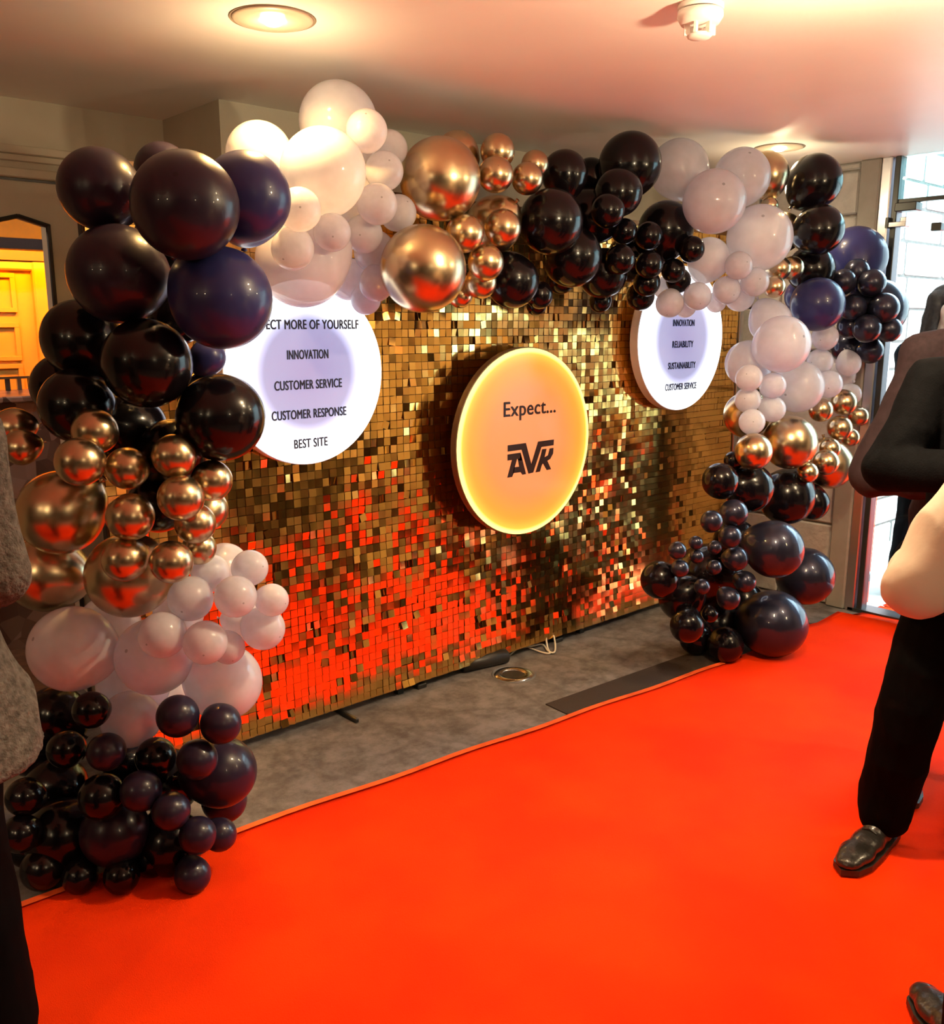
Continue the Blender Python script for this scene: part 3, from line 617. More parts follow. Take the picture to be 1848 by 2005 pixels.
TABLE = '''# left column, dark balloons
196 371 84 N 0 | large dark navy balloon at the top left corner of the arch
318 335 57 N -2.6 | dark balloon peeping out behind the two top left navy balloons
363 403 109 N 2.4 | biggest purple-navy balloon, in front at the top left of the arch
482 387 90 B 0 | blue-navy balloon beside the ivory cluster at top left
232 537 100 N 0.6 | dark navy balloon in the second row down, at the left
432 583 102 B 1.0 | glossy blue-navy balloon just left of the left white sign's top
160 665 80 K -0.8 | black balloon bulging out at the left edge under the second row
288 712 90 K 1 | glossy black balloon in the middle of the third row, left column
125 757 66 K -1.6 | black balloon at the far left beside the amber door
152 795 76 K 0 | black balloon directly above the far left bronze pair
432 818 87 K 0.6 | black balloon overlapping the lower left of the left white sign
406 700 36 B -2.2 | small navy balloon squeezed between two large ones beside the left white sign
250 840 78 K -0.6 | black balloon hidden in shade above the left bronze cluster
338 885 66 K -0.4 | black balloon behind the two upper right bronze balloons, left column
325 470 60 K -2.2 | black balloon behind the biggest one, in the gap at top left
345 622 56 K -2.2 | black balloon deep behind the blue-navy one of the second row
395 775 50 K -2.4 | black balloon deep behind the lower left of the white sign
# left column, bronze balloons
186 845 46 G 0.8 | small bronze balloon highest in the left bronze cluster
157 904 50 G 1.8 | bronze balloon just below the highest one, left cluster
249 917 43 G 1.4 | small bronze balloon second row, middle of the left cluster
341 893 44 G 1.2 | small bronze balloon at the upper right of the left cluster
414 941 41 G 0.6 | golden bronze balloon touching the sequins at the right of the left cluster
354 975 46 G 1.8 | bronze balloon at right centre of the left cluster
255 1012 48 G 1.8 | bronze balloon at the very centre of the left cluster
382 1025 41 G 1.1 | bronze balloon third down on the right side of the left cluster
390 1073 34 G 0.4 | lowest bronze balloon on the right side, just above white ones
244 1095 45 G 1.8 | small bronze balloon low in the cluster, overlapping a big bronze one
336 1100 43 G 2.0 | small bronze balloon at the bottom right of the left cluster
120 1003 86 G 0 | large bronze balloon on the left side of the left column
92 1122 80 G -1 | large bronze balloon in shade beside the grey coat
254 1126 86 G 0.6 | large bronze balloon resting on the white balloons, left column
405 998 42 G -1.2 | rosy bronze balloon tucked behind the right of the left cluster
28 836 40 G -0.4 | bronze balloon at the left frame edge, upper of a pair
42 876 37 G 0.2 | bronze balloon at the left frame edge, lower of a pair
310 985 60 K -1.2 | black balloon in the dark heart of the left bronze cluster
# left column, white balloons
440 1110 48 W -1.6 | bluish white balloon half hidden behind the small white ones
489 1112 36 W 0.8 | small white balloon at the top of the left white cluster
461 1168 42 W 1.6 | creamy white small balloon in the middle of the left white cluster
532 1175 33 W 0.6 | small white balloon farthest right, against the red sequins
373 1172 45 W 1.0 | translucent small white balloon under the bronze cluster
412 1122 38 W -0.4 | translucent small white balloon behind, under the bronze cluster
515 1230 43 W 0.6 | small white balloon at the right end above the large white one
478 1215 40 W 0.2 | small white balloon wedged in the left white cluster
402 1258 44 W 1.9 | small white balloon with a cream lit top, left column
447 1268 33 W 1.0 | pinkish small white balloon beside the cream topped one
318 1243 47 W 1.4 | small white balloon on the front of the large pale one
303 1285 78 W 0.8 | large pale balloon in the middle of the left white band
143 1270 87 W 0.4 | large pale pink-white balloon at the left of the white band
437 1335 76 W -0.2 | large white balloon at the lower right of the white band
262 1335 74 W -1.4 | large white balloon behind, in the middle of the white band
255 1408 58 W -1.2 | white balloon lowest, above the black cluster
215 1225 62 W -1.4 | white balloon directly under the large resting bronze one
350 1200 50 W -1.8 | white balloon deep inside the left white band
# left column, black base balloons
179 1390 38 K 1.6 | small black balloon at top left of the dark base cluster
348 1402 43 N 1.6 | small dark balloon at the top middle of the base cluster
432 1417 41 N 1.4 | small dark balloon at the top right of the base cluster
208 1472 39 N 1.4 | small dark balloon under the top left one of the base
130 1467 39 K 1 | small black balloon at the left, in the second row of the base
305 1483 41 K 0.9 | small black balloon in the second row, middle of the base
386 1487 41 N 1.7 | small dark balloon in front of the large one at the right of the base
432 1512 71 N 0.0 | large reddish black balloon bulging to the right of the base
276 1549 42 N 1.9 | small dark balloon at the centre of the base cluster
335 1588 39 N 2.0 | small dark balloon right of and below the centre of the base
200 1560 48 K 0.8 | medium black balloon left of the centre of the base
387 1635 38 N 1.8 | small dark balloon low at the right of the base, left of a pair
430 1634 34 N 1.2 | small dark balloon low at the right of the base, right of a pair
300 1680 38 K 1.9 | small black balloon near the floor, middle of the base
238 1715 37 K 2.0 | small dark balloon touching the floor, left of the middle
377 1713 37 N 1.6 | small dark balloon touching the carpet at the right of the base
157 1715 37 K 1.8 | small black balloon on the floor at the left of the base
50 1560 40 K 1 | small black balloon below the grey coat hem
42 1632 40 K 1 | small black balloon lowest at the left frame edge
225 1628 70 N 0.2 | large black balloon with a red reflection, low in the base
440 1568 44 N -1.2 | dark red tinted balloon under the large one at the right of the base
122 1635 76 K 0 | large black balloon at the lower left of the base
110 1540 64 K -0.4 | large black balloon at the left, halfway down the base
335 1650 66 K -0.4 | large black balloon behind the lowest right ones of the base
85 1700 46 K 1 | black balloon on the floor at the far left of the base
330 1530 66 K -1.2 | large black balloon in the core of the base
110 1400 60 K -1.2 | black balloon in shade beside the grey coat
345 1365 52 W -1.8 | white balloon behind, under the large lower right white one
248 1492 50 K -1.6 | black balloon deep between the base's upper small ones
66 1468 56 K -1.2 | black balloon in shade behind the grey coat's hem
60 1655 46 K -0.8 | black balloon in shade at the far left of the base
180 1640 50 K -1.0 | black balloon deep in the left half of the base
# top arch, ivory balloons
663 240 80 W -0.6 | highest large ivory balloon, almost touching the ceiling
509 305 68 W -1.0 | large ivory balloon behind the blue-navy one
633 337 87 W 0.7 | brightest large ivory balloon with a lit top, front of the cluster
718 256 42 W 1.6 | small ivory balloon at the upper right of the ivory cluster
763 291 36 W 0.2 | small ivory balloon behind, next to the large bronze one
752 335 39 W 1.3 | small ivory balloon under the upper right ones
738 400 41 W 1.5 | small ivory balloon lower right with a sharp shadow edge
780 417 36 W 0.6 | small pinkish white balloon touching the bronze ones
586 410 44 W 2.0 | small ivory balloon front left with a bright cap
650 455 38 W 1.4 | small tan lit balloon with a triangular bright patch
573 487 43 W 1.4 | small greyish ivory balloon hanging over the lilac one
712 458 38 W 0.6 | small lilac white balloon right of the tan one
592 510 92 W -0.2 | large lilac balloon hanging over the left white sign
733 492 42 W -0.6 | lilac balloon behind, left of the lower large bronze one
736 556 34 W -0.1 | small lilac balloon low beside the lower large bronze one
682 548 40 W -1.0 | pale blue balloon above the right edge of the left white sign
716 586 30 W -0.6 | small teal lit balloon lowest at the right of the left white sign
695 400 55 W -0.8 | ivory balloon in the heart of the ivory cluster
# top arch, bronze balloons
862 351 82 G 0.8 | large bronze balloon at top, right of the ivory cluster
896 298 42 G -1.6 | bronze balloon hidden behind the upper large bronze one
974 297 35 G 0.6 | small bronze balloon highest in the top bronze bunch
970 342 36 G 1.5 | small bronze balloon below the highest of the bunch
1032 350 32 G 1.6 | small bronze balloon right in the top bunch with a red reflection
1047 322 28 G 0.3 | small bronze balloon behind, beside the first black one
910 457 38 G 1.8 | small bronze balloon between the two large bronze ones
984 446 37 G 1.7 | small bronze balloon on the front of a medium bronze one
966 440 56 G 0.2 | medium bronze balloon next to the black run
828 526 86 G 0.5 | large bronze balloon hanging lowest, left of the gold wall top
951 514 36 G 1.5 | small bronze balloon under the medium one
941 553 32 G 0.9 | small bronze balloon low in the string
901 578 25 G -0.2 | smallest bronze balloon at the lower edge beside the large one
# top arch, black balloons
1105 341 47 K 0.2 | black balloon next to the small bronze pair at top
1078 434 65 K 0.9 | large glossy black balloon in the middle of the arch
1120 503 60 K 0.2 | large black balloon with an orange ring reflection, middle of the arch
1003 550 53 K 0.3 | black balloon hanging low over the gold tiles, leftmost
1056 578 27 K -0.4 | small black balloon at the lower edge over gold tiles
1050 598 20 K -1.0 | smallest black balloon at the lower edge over gold tiles
1156 346 37 K -1.4 | black balloon behind, left of the highest black one
1233 323 64 K -0.4 | highest large black balloon near the ceiling
1211 377 48 K 0.6 | black balloon just below the highest one
1190 413 34 K 1.3 | small black balloon in shade at the centre of the black run
1222 453 26 K 0.8 | small black balloon left of the bead like pair
1303 450 56 K 0.4 | large black balloon beside the white ones at right
1270 462 28 K 1.6 | small black balloon on the front left of a large one
1271 518 28 K 1.5 | small black balloon third down in the black bunch
1214 508 30 K 1.2 | small black balloon with a lit lower rim, left in the bunch
1354 488 26 K 0.8 | small black balloon farthest right, over a white one
1318 530 24 K 1.1 | small black balloon front of a low right pair
1328 549 25 K 0.6 | small black balloon behind in a low right pair
1266 554 27 K 0.8 | small black balloon low in the bunch with a lit rim
1180 535 49 K -0.3 | large black balloon low, left of the right white sign
1254 580 28 K 0.4 | small black balloon lowest, touching the right white sign
1098 547 29 K -0.8 | black balloon half hidden over the gold tiles, middle
1152 425 56 K -0.8 | black balloon deep in the middle of the black run
1235 505 48 K -0.8 | black balloon deep behind the small black bunch
1175 590 22 K -0.5 | tiny black balloon at the lower edge near the right white sign
# top arch, white balloons
1330 332 60 W -0.8 | large greyish white balloon behind, near the ceiling
1398 395 64 W 0.9 | large pinkish white balloon in front, right of the black run
1452 347 58 W -0.2 | large white balloon behind, left of the golden one
1487 466 66 W 0.4 | large cream balloon above the small white row
1387 508 43 W 0.4 | medium pinkish balloon below the large pink-white one
1446 520 28 W 1.5 | small pinkish balloon on the front of the cream one
1477 552 29 W 1.0 | small white balloon at the right end of the low row
1422 568 28 W 1.2 | small white balloon in the low row above the right sign's edge
1365 580 28 W 1.0 | small lilac balloon second from the left in the low row
1311 594 28 W 0.8 | small lilac balloon at the left end of the low row
1448 580 30 W -0.2 | white balloon behind the low row at its right
1342 600 22 W -0.2 | small lilac balloon behind, hanging over the right sign
1300 563 22 W -0.4 | small white balloon behind the low black pair
1402 592 20 W -0.2 | small lilac balloon behind, low in the row's middle
# right column, golden and black upper balloons
1500 342 46 G -0.8 | golden balloon behind the large white one, lit by the downlight
1506 403 18 G 0.0 | tiny golden balloon between the white and black ones
1533 455 40 G -0.4 | golden bronze balloon right of the cream balloon
1525 526 24 G 0.2 | small bronze balloon with a red reflection, left of a pair
1550 525 24 G 0.2 | small bronze balloon with a red reflection, right of a pair
1516 562 22 G 0.6 | small bronze balloon lowest of three under the cream one
1594 356 56 K 0.0 | glossy black balloon at the top right corner of the arch
1602 450 51 K 0.4 | black balloon with a gold highlight, second from the top at right
1674 506 64 B 0.0 | large blue-navy balloon in front of the glass door frame
1588 528 48 K -0.6 | black balloon in shade left of the blue-navy one
1572 580 36 B -1.0 | dark blue balloon behind, right of the small bronze trio
# right column, navy bunch balloons
1600 596 54 B 0.2 | large blue-navy balloon left of the dark bunch at right
1714 606 62 P -0.8 | large navy balloon behind the bunch, lit by the door
1677 532 26 P 0.8 | small dark balloon at the top of the right bunch
1651 552 26 P 1.6 | small dark balloon upper left in the right bunch
1707 554 28 P 1.6 | small dark balloon upper right in the right bunch
1670 602 27 P 1.8 | small dark balloon at the centre of the right bunch
1730 603 31 P 1.5 | small dark balloon right of centre in the right bunch
1697 643 29 P 2.0 | small dark balloon in front, low in the right bunch
1740 645 26 P 1.2 | small dark balloon low at the right of the right bunch
1664 638 26 P 1.0 | small dark balloon low at the left of the right bunch
1704 687 26 P 0.6 | small dark balloon lowest in the right bunch
1658 680 32 P -0.4 | dark balloon in shade behind the lower right bunch
# right column, white balloons
1508 630 43 W -0.4 | pale blue balloon at the top of the right white group
1530 674 57 W 0.6 | large translucent lilac balloon in the right white group
1465 712 46 W -0.2 | translucent pale blue balloon at the left of the right white group
1615 660 27 W 1.0 | small cream balloon alone under the navy bunch
1605 708 26 W 0.6 | small grey-white balloon with a bright wedge, left of two
1661 712 25 W 0.8 | small grey-white balloon with a bright wedge, right of two
1622 752 28 W 1.2 | small oval white balloon above the right bronze bunch
1466 740 27 W 1.0 | small lilac balloon in front of the pale blue one
1513 755 26 W 1.4 | small lilac balloon at the middle left of the white group
1464 783 26 W 1.0 | small lilac balloon third down on the left of the white group
1512 801 26 W 1.2 | small lilac balloon low in the middle of the white group
1472 826 26 W 1.3 | small lilac balloon lowest on the left, over the bronze ones
1562 757 52 W 0.2 | large pinkish white balloon above the bronze ones at right
1640 730 34 W -0.6 | pale balloon behind the small grey-white pair at right
1665 772 22 W -0.4 | small white balloon behind the right bronze bunch
# right column, bronze balloons
1462 812 46 G -0.8 | pale bronze balloon behind the lowest lilac ones
1546 866 54 G 0.4 | large bronze balloon with a gold cap, right column
1475 884 37 G 0.2 | medium bronze balloon left of the gold capped one
1607 803 24 G 1.4 | small bronze balloon at the left of the right bronze bunch
1652 788 26 G 1.2 | small bronze balloon at the top of the right bronze bunch
1680 815 21 G 0.6 | small bronze balloon farthest right in the bunch
1644 838 25 G 1.5 | small bronze balloon at the centre of the right bronze bunch
1664 856 19 G 0.4 | small bronze balloon behind, right of the centre of the bunch
1625 878 21 G 0.6 | small bronze balloon under the centre of the right bronze bunch
1617 905 26 G 1.6 | small bronze balloon low, in front of a large bronze one
1581 925 21 G 1.0 | small bronze balloon lowest at the left of the bunch
1623 910 48 G -0.2 | large bronze balloon at the lower right, with a red underside
# right column, black balloons
1410 942 36 K -0.2 | black balloon with a ring reflection next to the dark tiles
1436 902 19 K -0.4 | small black balloon under the medium bronze one
1540 972 56 K 0.2 | large glossy black balloon with a ring reflection, right column
1590 985 34 K -1.0 | black balloon peeping out right of the large glossy one
1465 955 50 K -0.6 | black balloon in shade between the two ring reflecting ones
1436 1005 28 P 1.6 | small dark balloon highest in the lower right bead bunch
1393 1021 22 P 1.4 | small dark balloon upper left in the lower right bead bunch
1429 1051 23 P 1.7 | small dark balloon just below the highest bead
1440 1094 25 P 1.8 | small dark balloon beside the upper large navy one, mid height
1362 1063 14 P 1.0 | tiny dark balloon at the upper left of the bead bunch
1326 1078 18 P 0.8 | small dark balloon farthest left, upper of two
1364 1090 14 P 1.1 | tiny dark balloon under the upper left tiny one
1331 1113 18 P 0.9 | small dark balloon farthest left, lower of two
1399 1072 14 P 1.3 | tiny dark balloon between the bead rows, upper middle
1398 1111 15 P 1.4 | tiny dark balloon in the centre of the bead bunch
1458 1139 22 P 1.8 | small dark balloon at the right of the bead bunch, low
1374 1149 16 P 1.3 | tiny dark balloon low at the left of the bead bunch
1426 1172 23 P 1.8 | small dark balloon lowest of the bright beads
1390 1203 16 K 1.2 | tiny black balloon in the dark under the bead bunch
1515 1075 58 P 1.0 | large pearly navy balloon, upper of the right base
1576 1128 58 P -0.4 | large pearly navy balloon at the right, in front of the door jamb
1512 1221 68 P 0.8 | largest pearly navy balloon, standing on the red carpet
1400 1225 46 K -0.6 | black balloon on the floor in the dark of the right base
1385 1125 62 K -2.2 | large black balloon behind the bead bunch
1450 1180 46 K -1.2 | black balloon between the beads and the largest navy one
1335 1170 46 K -1.8 | black balloon at the left of the right base near the tiles
1440 1060 44 K -1.4 | black balloon behind the upper beads
1292 1135 38 K -1.0 | black balloon at the far left of the right base, against the tiles
1345 1225 34 K -0.2 | black balloon on the grey floor at the left of the right base
1420 1262 36 K -0.6 | black balloon on the floor beside the dark mat end, right base
1362 1250 32 K -0.6 | small black balloon on the floor, front left foot of the right base
'''
rows = []
grp = ''
for ln in TABLE.strip().splitlines():
    ln = ln.strip()
    if not ln: continue
    if ln.startswith('#'): grp = ln[1:].strip(); continue
    nums, lab = ln.split('|', 1); a = nums.split()
    rows.append((float(a[0]), float(a[1]), float(a[2]), a[3], float(a[4]), lab.strip(), grp))
def zbase(px, py, g):
    """distance (m, along the level view direction) of the arch core at this place"""
    d = ray(px, py); h = d.dot(FH)
    if g.startswith('left column'): return 2.52
    if g.startswith('right column'): y = -.78 if py > 850 else -.70
    else: y = -.36 if px < 1300 else -.36 - .34 * min(1, (px - 1300) / 260)
    z = (y - CAM.y) / d.y * h
    if px < 640 and not g.startswith('left'): z = min(z, 2.85 + (px - 500) / 140 * .25) if px > 500 else 2.85
    return z
n = len(rows)
RAY = []; dep = np.zeros(n); kr = np.zeros(n)
for i, (px, py, r, mt, lay, lab, g) in enumerate(rows):
    d = ray(px, py); RAY.append(np.array(d) / d.dot(FWD))
    h = (d / d.dot(FWD)).dot(FH); dep[i] = (zbase(px, py, g) - lay * .085) / h
    ln_ = (d / d.dot(FWD)).length; kr[i] = r / FPX / math.sqrt(ln_)
RAY = np.array(RAY); dep0 = dep.copy(); cam_ = np.array(CAM)
PIN = [i for i, r_ in enumerate(rows) if 'touching the floor' in r_[5] or 'touching the carpet' in r_[5] or 'on the floor' in r_[5] or 'standing on' in r_[5]]
PIN += [i for i, r_ in enumerate(rows) if 'near the floor' in r_[5]]
for i in PIN: dep[i] = dep0[i] = -(H_CAM - .004) / (RAY[i][2] - kr[i])
LAY = np.array([r_[4] for r_ in rows]); SG = np.sign((LAY[None] - LAY[:, None]) + (dep0[:, None] - dep0[None]) * .2)
for it in range(420):
    C_ = cam_ + RAY * dep[:, None]; R_ = kr * dep
    Dv = C_[:, None] - C_[None]; dist = np.linalg.norm(Dv, axis=2) + np.eye(n) * 9
    need = .97 * (R_[:, None] + R_[None]); pen = np.maximum(0, need - dist)
    sgn = SG
    mv = (pen * sgn * .22).sum(1)
    dep += np.clip(mv, -.012, .012) + (dep0 - dep) * .022
    dep[PIN] = dep0[PIN]
    for i in range(n):
        if i in PIN: continue
        c = cam_ + RAY[i] * dep[i]; r = kr[i] * dep[i]
        if c[2] < r * .97: dep[i] -= (r * .97 - c[2]) * .5 / max(.15, -RAY[i][2])
        ymax = -(r + .03) if (c[0] > 1.0 and c[2] < 2.15 + r) else YB - r - .02
        if 1.45 < c[0] < 4.75 and .7 < c[2] < 1.55 + r: ymax = -(r + .10)
        if c[1] > ymax: dep[i] -= (c[1] - ymax) / max(.3, RAY[i][1])
        if c[0] + r > XE - .04: dep[i] -= (c[0] + r - XE + .04) * .8
        if c[2] + r > CEIL - .01: dep[i] -= (c[2] + r - CEIL + .01) * 1.5
C_ = cam_ + RAY * dep[:, None]; R_ = kr * dep
print('BALLOONS', n, 'max shift', float(np.abs(dep - dep0).max()))
for i, (px, py, r, mt, lay, lab, g) in enumerate(rows):
    c = Vector(C_[i]); rad = float(R_[i])
    near = [j for j in range(n) if j != i and np.linalg.norm(C_[j] - C_[i]) < .32]
    core = (Vector(C_[near].mean(0)) if near else c) + FH * .06
    ax = (c - core); ax = ax.normalized() if ax.length > 1e-4 else -FH
    q_ = ax.to_track_quat('Z', 'Y')
    o = bpy.data.objects.new(KIND[mt], BME[mt][0]); COL.objects.link(o)
    o.location = c; o.rotation_mode = 'QUATERNION'; o.rotation_quaternion = q_; o.scale = (rad,) * 3
    tag(o, lab, 'balloon', 'balloons of the ' + g)
    k = bpy.data.objects.new('knot', BME[mt][1]); COL.objects.link(k); k.parent = o

# ================================================================= PEOPLE
M_skin = pmat('skin', (.62, .36, .26), .5, noise_amt=.06, nscale=30)
def limb(b_, pts, rad, seg=14):
    pts = [Vector(p) for p in pts]
    for p, r in zip(pts, rad): bmesh.ops.create_icosphere(b_, subdivisions=2, radius=r, matrix=Matrix.Translation(p))
    for (p, r1), (q2, r2) in zip(zip(pts, rad), zip(pts[1:], rad[1:])):
        d = q2 - p; L = d.length
        if L < 1e-5: continue
        M = Matrix.Translation((p + q2) / 2) @ d.to_track_quat('Z', 'Y').to_matrix().to_4x4()
        bmesh.ops.create_cone(b_, cap_ends=True, segments=seg, radius1=r1, radius2=r2, depth=L, matrix=M)
def rings(b_, levels, seg=28):
    """levels: (x, y, z, rx, ry) -> closed loft"""
    rs = []
    for (x, y, z, rx, ry) in levels:
        rs.append([b_.verts.new((x + rx * math.copysign(abs(math.cos(a)) ** .85, math.cos(a)), y + ry * math.copysign(abs(math.sin(a)) ** .85, math.sin(a)), z)) for a in [2 * math.pi * k / seg for k in range(seg)]])
    for a, c in zip(rs, rs[1:]):
        for k in range(seg): b_.faces.new((a[k], a[(k + 1) % seg], c[(k + 1) % seg], c[k]))
    b_.faces.new(rs[0][::-1]); b_.faces.new(rs[-1])
def fuse(name, b_, mat, parent, vox=.009, wr=0., wsc=9., it=3, seed=0, stretch=(1, 1, 1)):
    bmesh.ops.recalc_face_normals(b_, faces=b_.faces)
    me = bpy.data.meshes.new('tmp'); b_.to_mesh(me); b_.free()
    o = bpy.data.objects.new('tmp', me); COL.objects.link(o)
    md = o.modifiers.new('r', 'REMESH'); md.mode = 'VOXEL'; md.voxel_size = vox; md.use_smooth_shade = True
    ms = o.modifiers.new('s', 'SMOOTH'); ms.iterations = it; ms.factor = .6
    bpy.context.view_layer.update()
    m2 = bpy.data.meshes.new_from_object(o.evaluated_get(bpy.context.evaluated_depsgraph_get()))
    bpy.data.objects.remove(o); bpy.data.meshes.remove(me)
    if wr:
        nn = len(m2.vertices); nrm = [v.normal.copy() for v in m2.vertices]
        for v, q_ in zip(m2.vertices, nrm):
            c = Vector((v.co.x * stretch[0] + seed, v.co.y * stretch[1], v.co.z * stretch[2]))
            w_ = 1 - abs(noise.noise(c * wsc)) * 2.2
            v.co += q_ * wr * (w_ + .4 * noise.noise(c * wsc * 2.3))
    for p in m2.polygons: p.use_smooth = True
    m2.name = name; return link_obj(name, m2, mat, parent)
def hand(b_, w, d, side, curl=.5):
    d = Vector(d).normalized(); up = Vector((0, 0, 1)); s = d.cross(up)
    if s.length < .1: s = Vector((0, 1, 0))
    s.normalize(); nrm = s.cross(d).normalized(); w = Vector(w)
    limb(b_, [w, w + d * .05, w + d * .085], [.024, .034, .032])
    for k, (o_, L) in enumerate(((-.027, .066), (-.009, .075), (.009, .071), (.026, .056))):
        p0 = w + d * .085 + s * o_; p1 = p0 + (d - nrm * curl * .4).normalized() * L * .5
        p2 = p1 + (d - nrm * curl * 1.2).normalized() * L * .32; p3 = p2 + (d * .6 - nrm * curl * 2).normalized() * L * .25
        limb(b_, [p0, p1, p2, p3], [.0095, .009, .008, .007], 8)
    t0_ = w + d * .03 - s * .03 * side
    limb(b_, [t0_, t0_ + (d * .6 - s * side).normalized() * .035, t0_ + (d - s * side * .5 - nrm * .3).normalized() * .068], [.013, .011, .009], 8)
def person(name, label, loc, heading, H, arms, feet, top, trousers, shoes, hair, hairmat, coat_hem=.84, cloth='jacket', sleeve=1.0, vest=None, build=1.0, hem=1.0):
    """local frame: faces +Y, right hand on +X. arms: {side: (elbow, wrist)} with side +1 right / -1 left"""
    t = empty(name, (loc[0], loc[1], .013), heading); tag(t, label, 'person'); s = H / 1.78
    t.scale = (s, s, s)
    b_ = bmesh.new()
    ellipsoid(b_, (0, .01, 1.675), (.073, .092, .105)); ellipsoid(b_, (0, .035, 1.60), (.050, .062, .052))
    limb(b_, [(0, .098, 1.675), (0, .118, 1.645)], [.009, .014]); ellipsoid(b_, (0, .088, 1.604), (.022, .014, .010)); ellipsoid(b_, (0, .078, 1.705), (.045, .022, .010))
    for sx in (-1, 1): ellipsoid(b_, (sx * .076, .005, 1.665), (.010, .020, .031)); ellipsoid(b_, (sx * .033, .085, 1.655), (.02, .016, .014))
    limb(b_, [(0, -.005, 1.60), (0, -.015, 1.50), (0, -.01, 1.42)], [.055, .056, .075])
    rings(b_, [(0, 0, .86, .13, .09), (0, 0, .98, .145, .09), (0, 0, 1.15, .135, .085), (0, 0, 1.32, .155, .09), (0, -.005, 1.42, .15, .075), (0, -.01, 1.47, .07, .05)])
    sh = {}
    for side, (el, wr_) in arms.items():
        S = Vector((side * .175, -.01, 1.42)); el = Vector(el); wr_ = Vector(wr_)
        limb(b_, [S, el, wr_], [.042, .034, .025]); hand(b_, wr_, wr_ - el, side); sh[side] = (S, el, wr_)
    for side, (kn, an, toe) in feet.items():
        limb(b_, [(side * .09, 0, .90), kn, an], [.066, .045, .034]); limb(b_, [an, Vector(an).lerp(Vector(toe), .45) - Vector((0, 0, .03)), Vector(an).lerp(Vector(toe), .75) - Vector((0, 0, .012))], [.030, .017, .012])
    fuse('body', b_, M_skin, t, .0075, it=2)
    for sx in (-1, 1):
        e = bmesh.new(); ellipsoid(e, (sx * .031, .090, 1.672), (.012, .010, .008), None, 12, 8); bm_obj('eye', e, M_white, t, True)
        e = bmesh.new(); ellipsoid(e, (sx * .031, .098, 1.672), (.005, .004, .005), None, 10, 6); bm_obj('pupil', e, M_dark, t, True)
    b_ = bmesh.new()
    if hair == 'short':
        ellipsoid(b_, (0, -.012, 1.705), (.083, .098, .092)); ellipsoid(b_, (0, -.06, 1.64), (.07, .045, .06))
    else:
        ellipsoid(b_, (0, -.015, 1.70), (.088, .100, .098)); 
        for k in range(-4, 5):
            a_ = k * .42; x, y = math.sin(a_) * .085, -math.cos(a_) * .085 - .01
            limb(b_, [(x * .8, y * .6, 1.72), (x, y, 1.6), (x * 1.25, y * 1.05, 1.46), (x * 1.3 + .01, y * 1.1, 1.36)], [.04, .036, .030, .016])
    fuse('hair', b_, hairmat, t, .009, .004, 22, 1, stretch=(1, 1, .25))
    # top
    b_ = bmesh.new(); w = build
    rings(b_, [(0, 0, coat_hem, .195 * w * hem, .150 * w * hem), (0, 0, coat_hem + .12, .190 * w * (1 + (hem - 1) * .7), .145 * w * (1 + (hem - 1) * .7)), (0, 0, 1.07, .170 * w, .132 * w), (0, .005, 1.22, .185 * w, .135 * w), (0, 0, 1.36, .200 * w, .125 * w), (0, -.01, 1.44, .195 * w, .090), (0, -.012, 1.485, .155, .072), (0, -.012, 1.525, .072, .066)])
    for side, (S, el, wr_) in sh.items():
        limb(b_, [(S.x * .75, S.y, S.z + .005), S + Vector((side * .02, 0, -.01)), S.lerp(el, .5), el, el.lerp(wr_, .5), el.lerp(wr_, .93 * sleeve)], [.070, .078, .066 * w, .060, .054, .043])
    tp = fuse(cloth, b_, top, t, .009, .010, 6, 3, seed=loc[0], stretch=(1, 1, .8))
    if cloth in ('jacket', 'coat'):
        b_ = bmesh.new()
        for sx in (-1, 1):
            vs = [(sx * .035, .07, 1.52), (sx * .10, .125, 1.40), (sx * .02, .155 * w, 1.14), (sx * .012, .15 * w, 1.16), (sx * .02, .11, 1.45)]
            f = b_.faces.new([b_.verts.new(v) for v in vs])
        r = bmesh.ops.extrude_face_region(b_, geom=b_.faces[:])
        for v in r['geom']:
            if isinstance(v, bmesh.types.BMVert): v.co.y += .012
        bm_obj('lapel', b_, top, t)
        for k in range(2):
            b_ = bmesh.new(); lathe(b_, [(0, .004), (.010, .003), (.012, 0)], 12, Matrix.Translation((0, .146 * w, 1.09 - .11 * k)) @ Matrix.Rotation(-math.pi / 2, 4, 'X')); bm_obj('button', b_, M_dark, t)
    if vest:
        b_ = bmesh.new()
        rings(b_, [(0, 0, .90, .186, .150), (0, 0, 1.07, .178, .142), (0, .005, 1.22, .192, .145), (0, 0, 1.33, .196, .135), (0, -.01, 1.43, .130, .105), (0, -.01, 1.50, .085, .085)])
        fuse('waistcoat', b_, vest, t, .009, .003, 8, 3)
    b_ = bmesh.new()
    rings(b_, [(0, 0, .80, .155, .118), (0, 0, .92, .165, .120), (0, 0, 1.02, .155, .115)])
    for side, (kn, an, toe) in feet.items():
        kn = Vector(kn); an = Vector(an)
        limb(b_, [(side * .088, 0, .84), Vector((side * .088, 0, .84)).lerp(kn, .5), kn, kn.lerp(an, .5), an + Vector((0, 0, .02))], [.105, .098, .088, .082, .080])
    fuse('trousers', b_, trousers, t, .009, .009, 8, 3, seed=3, stretch=(1, 1, .6))
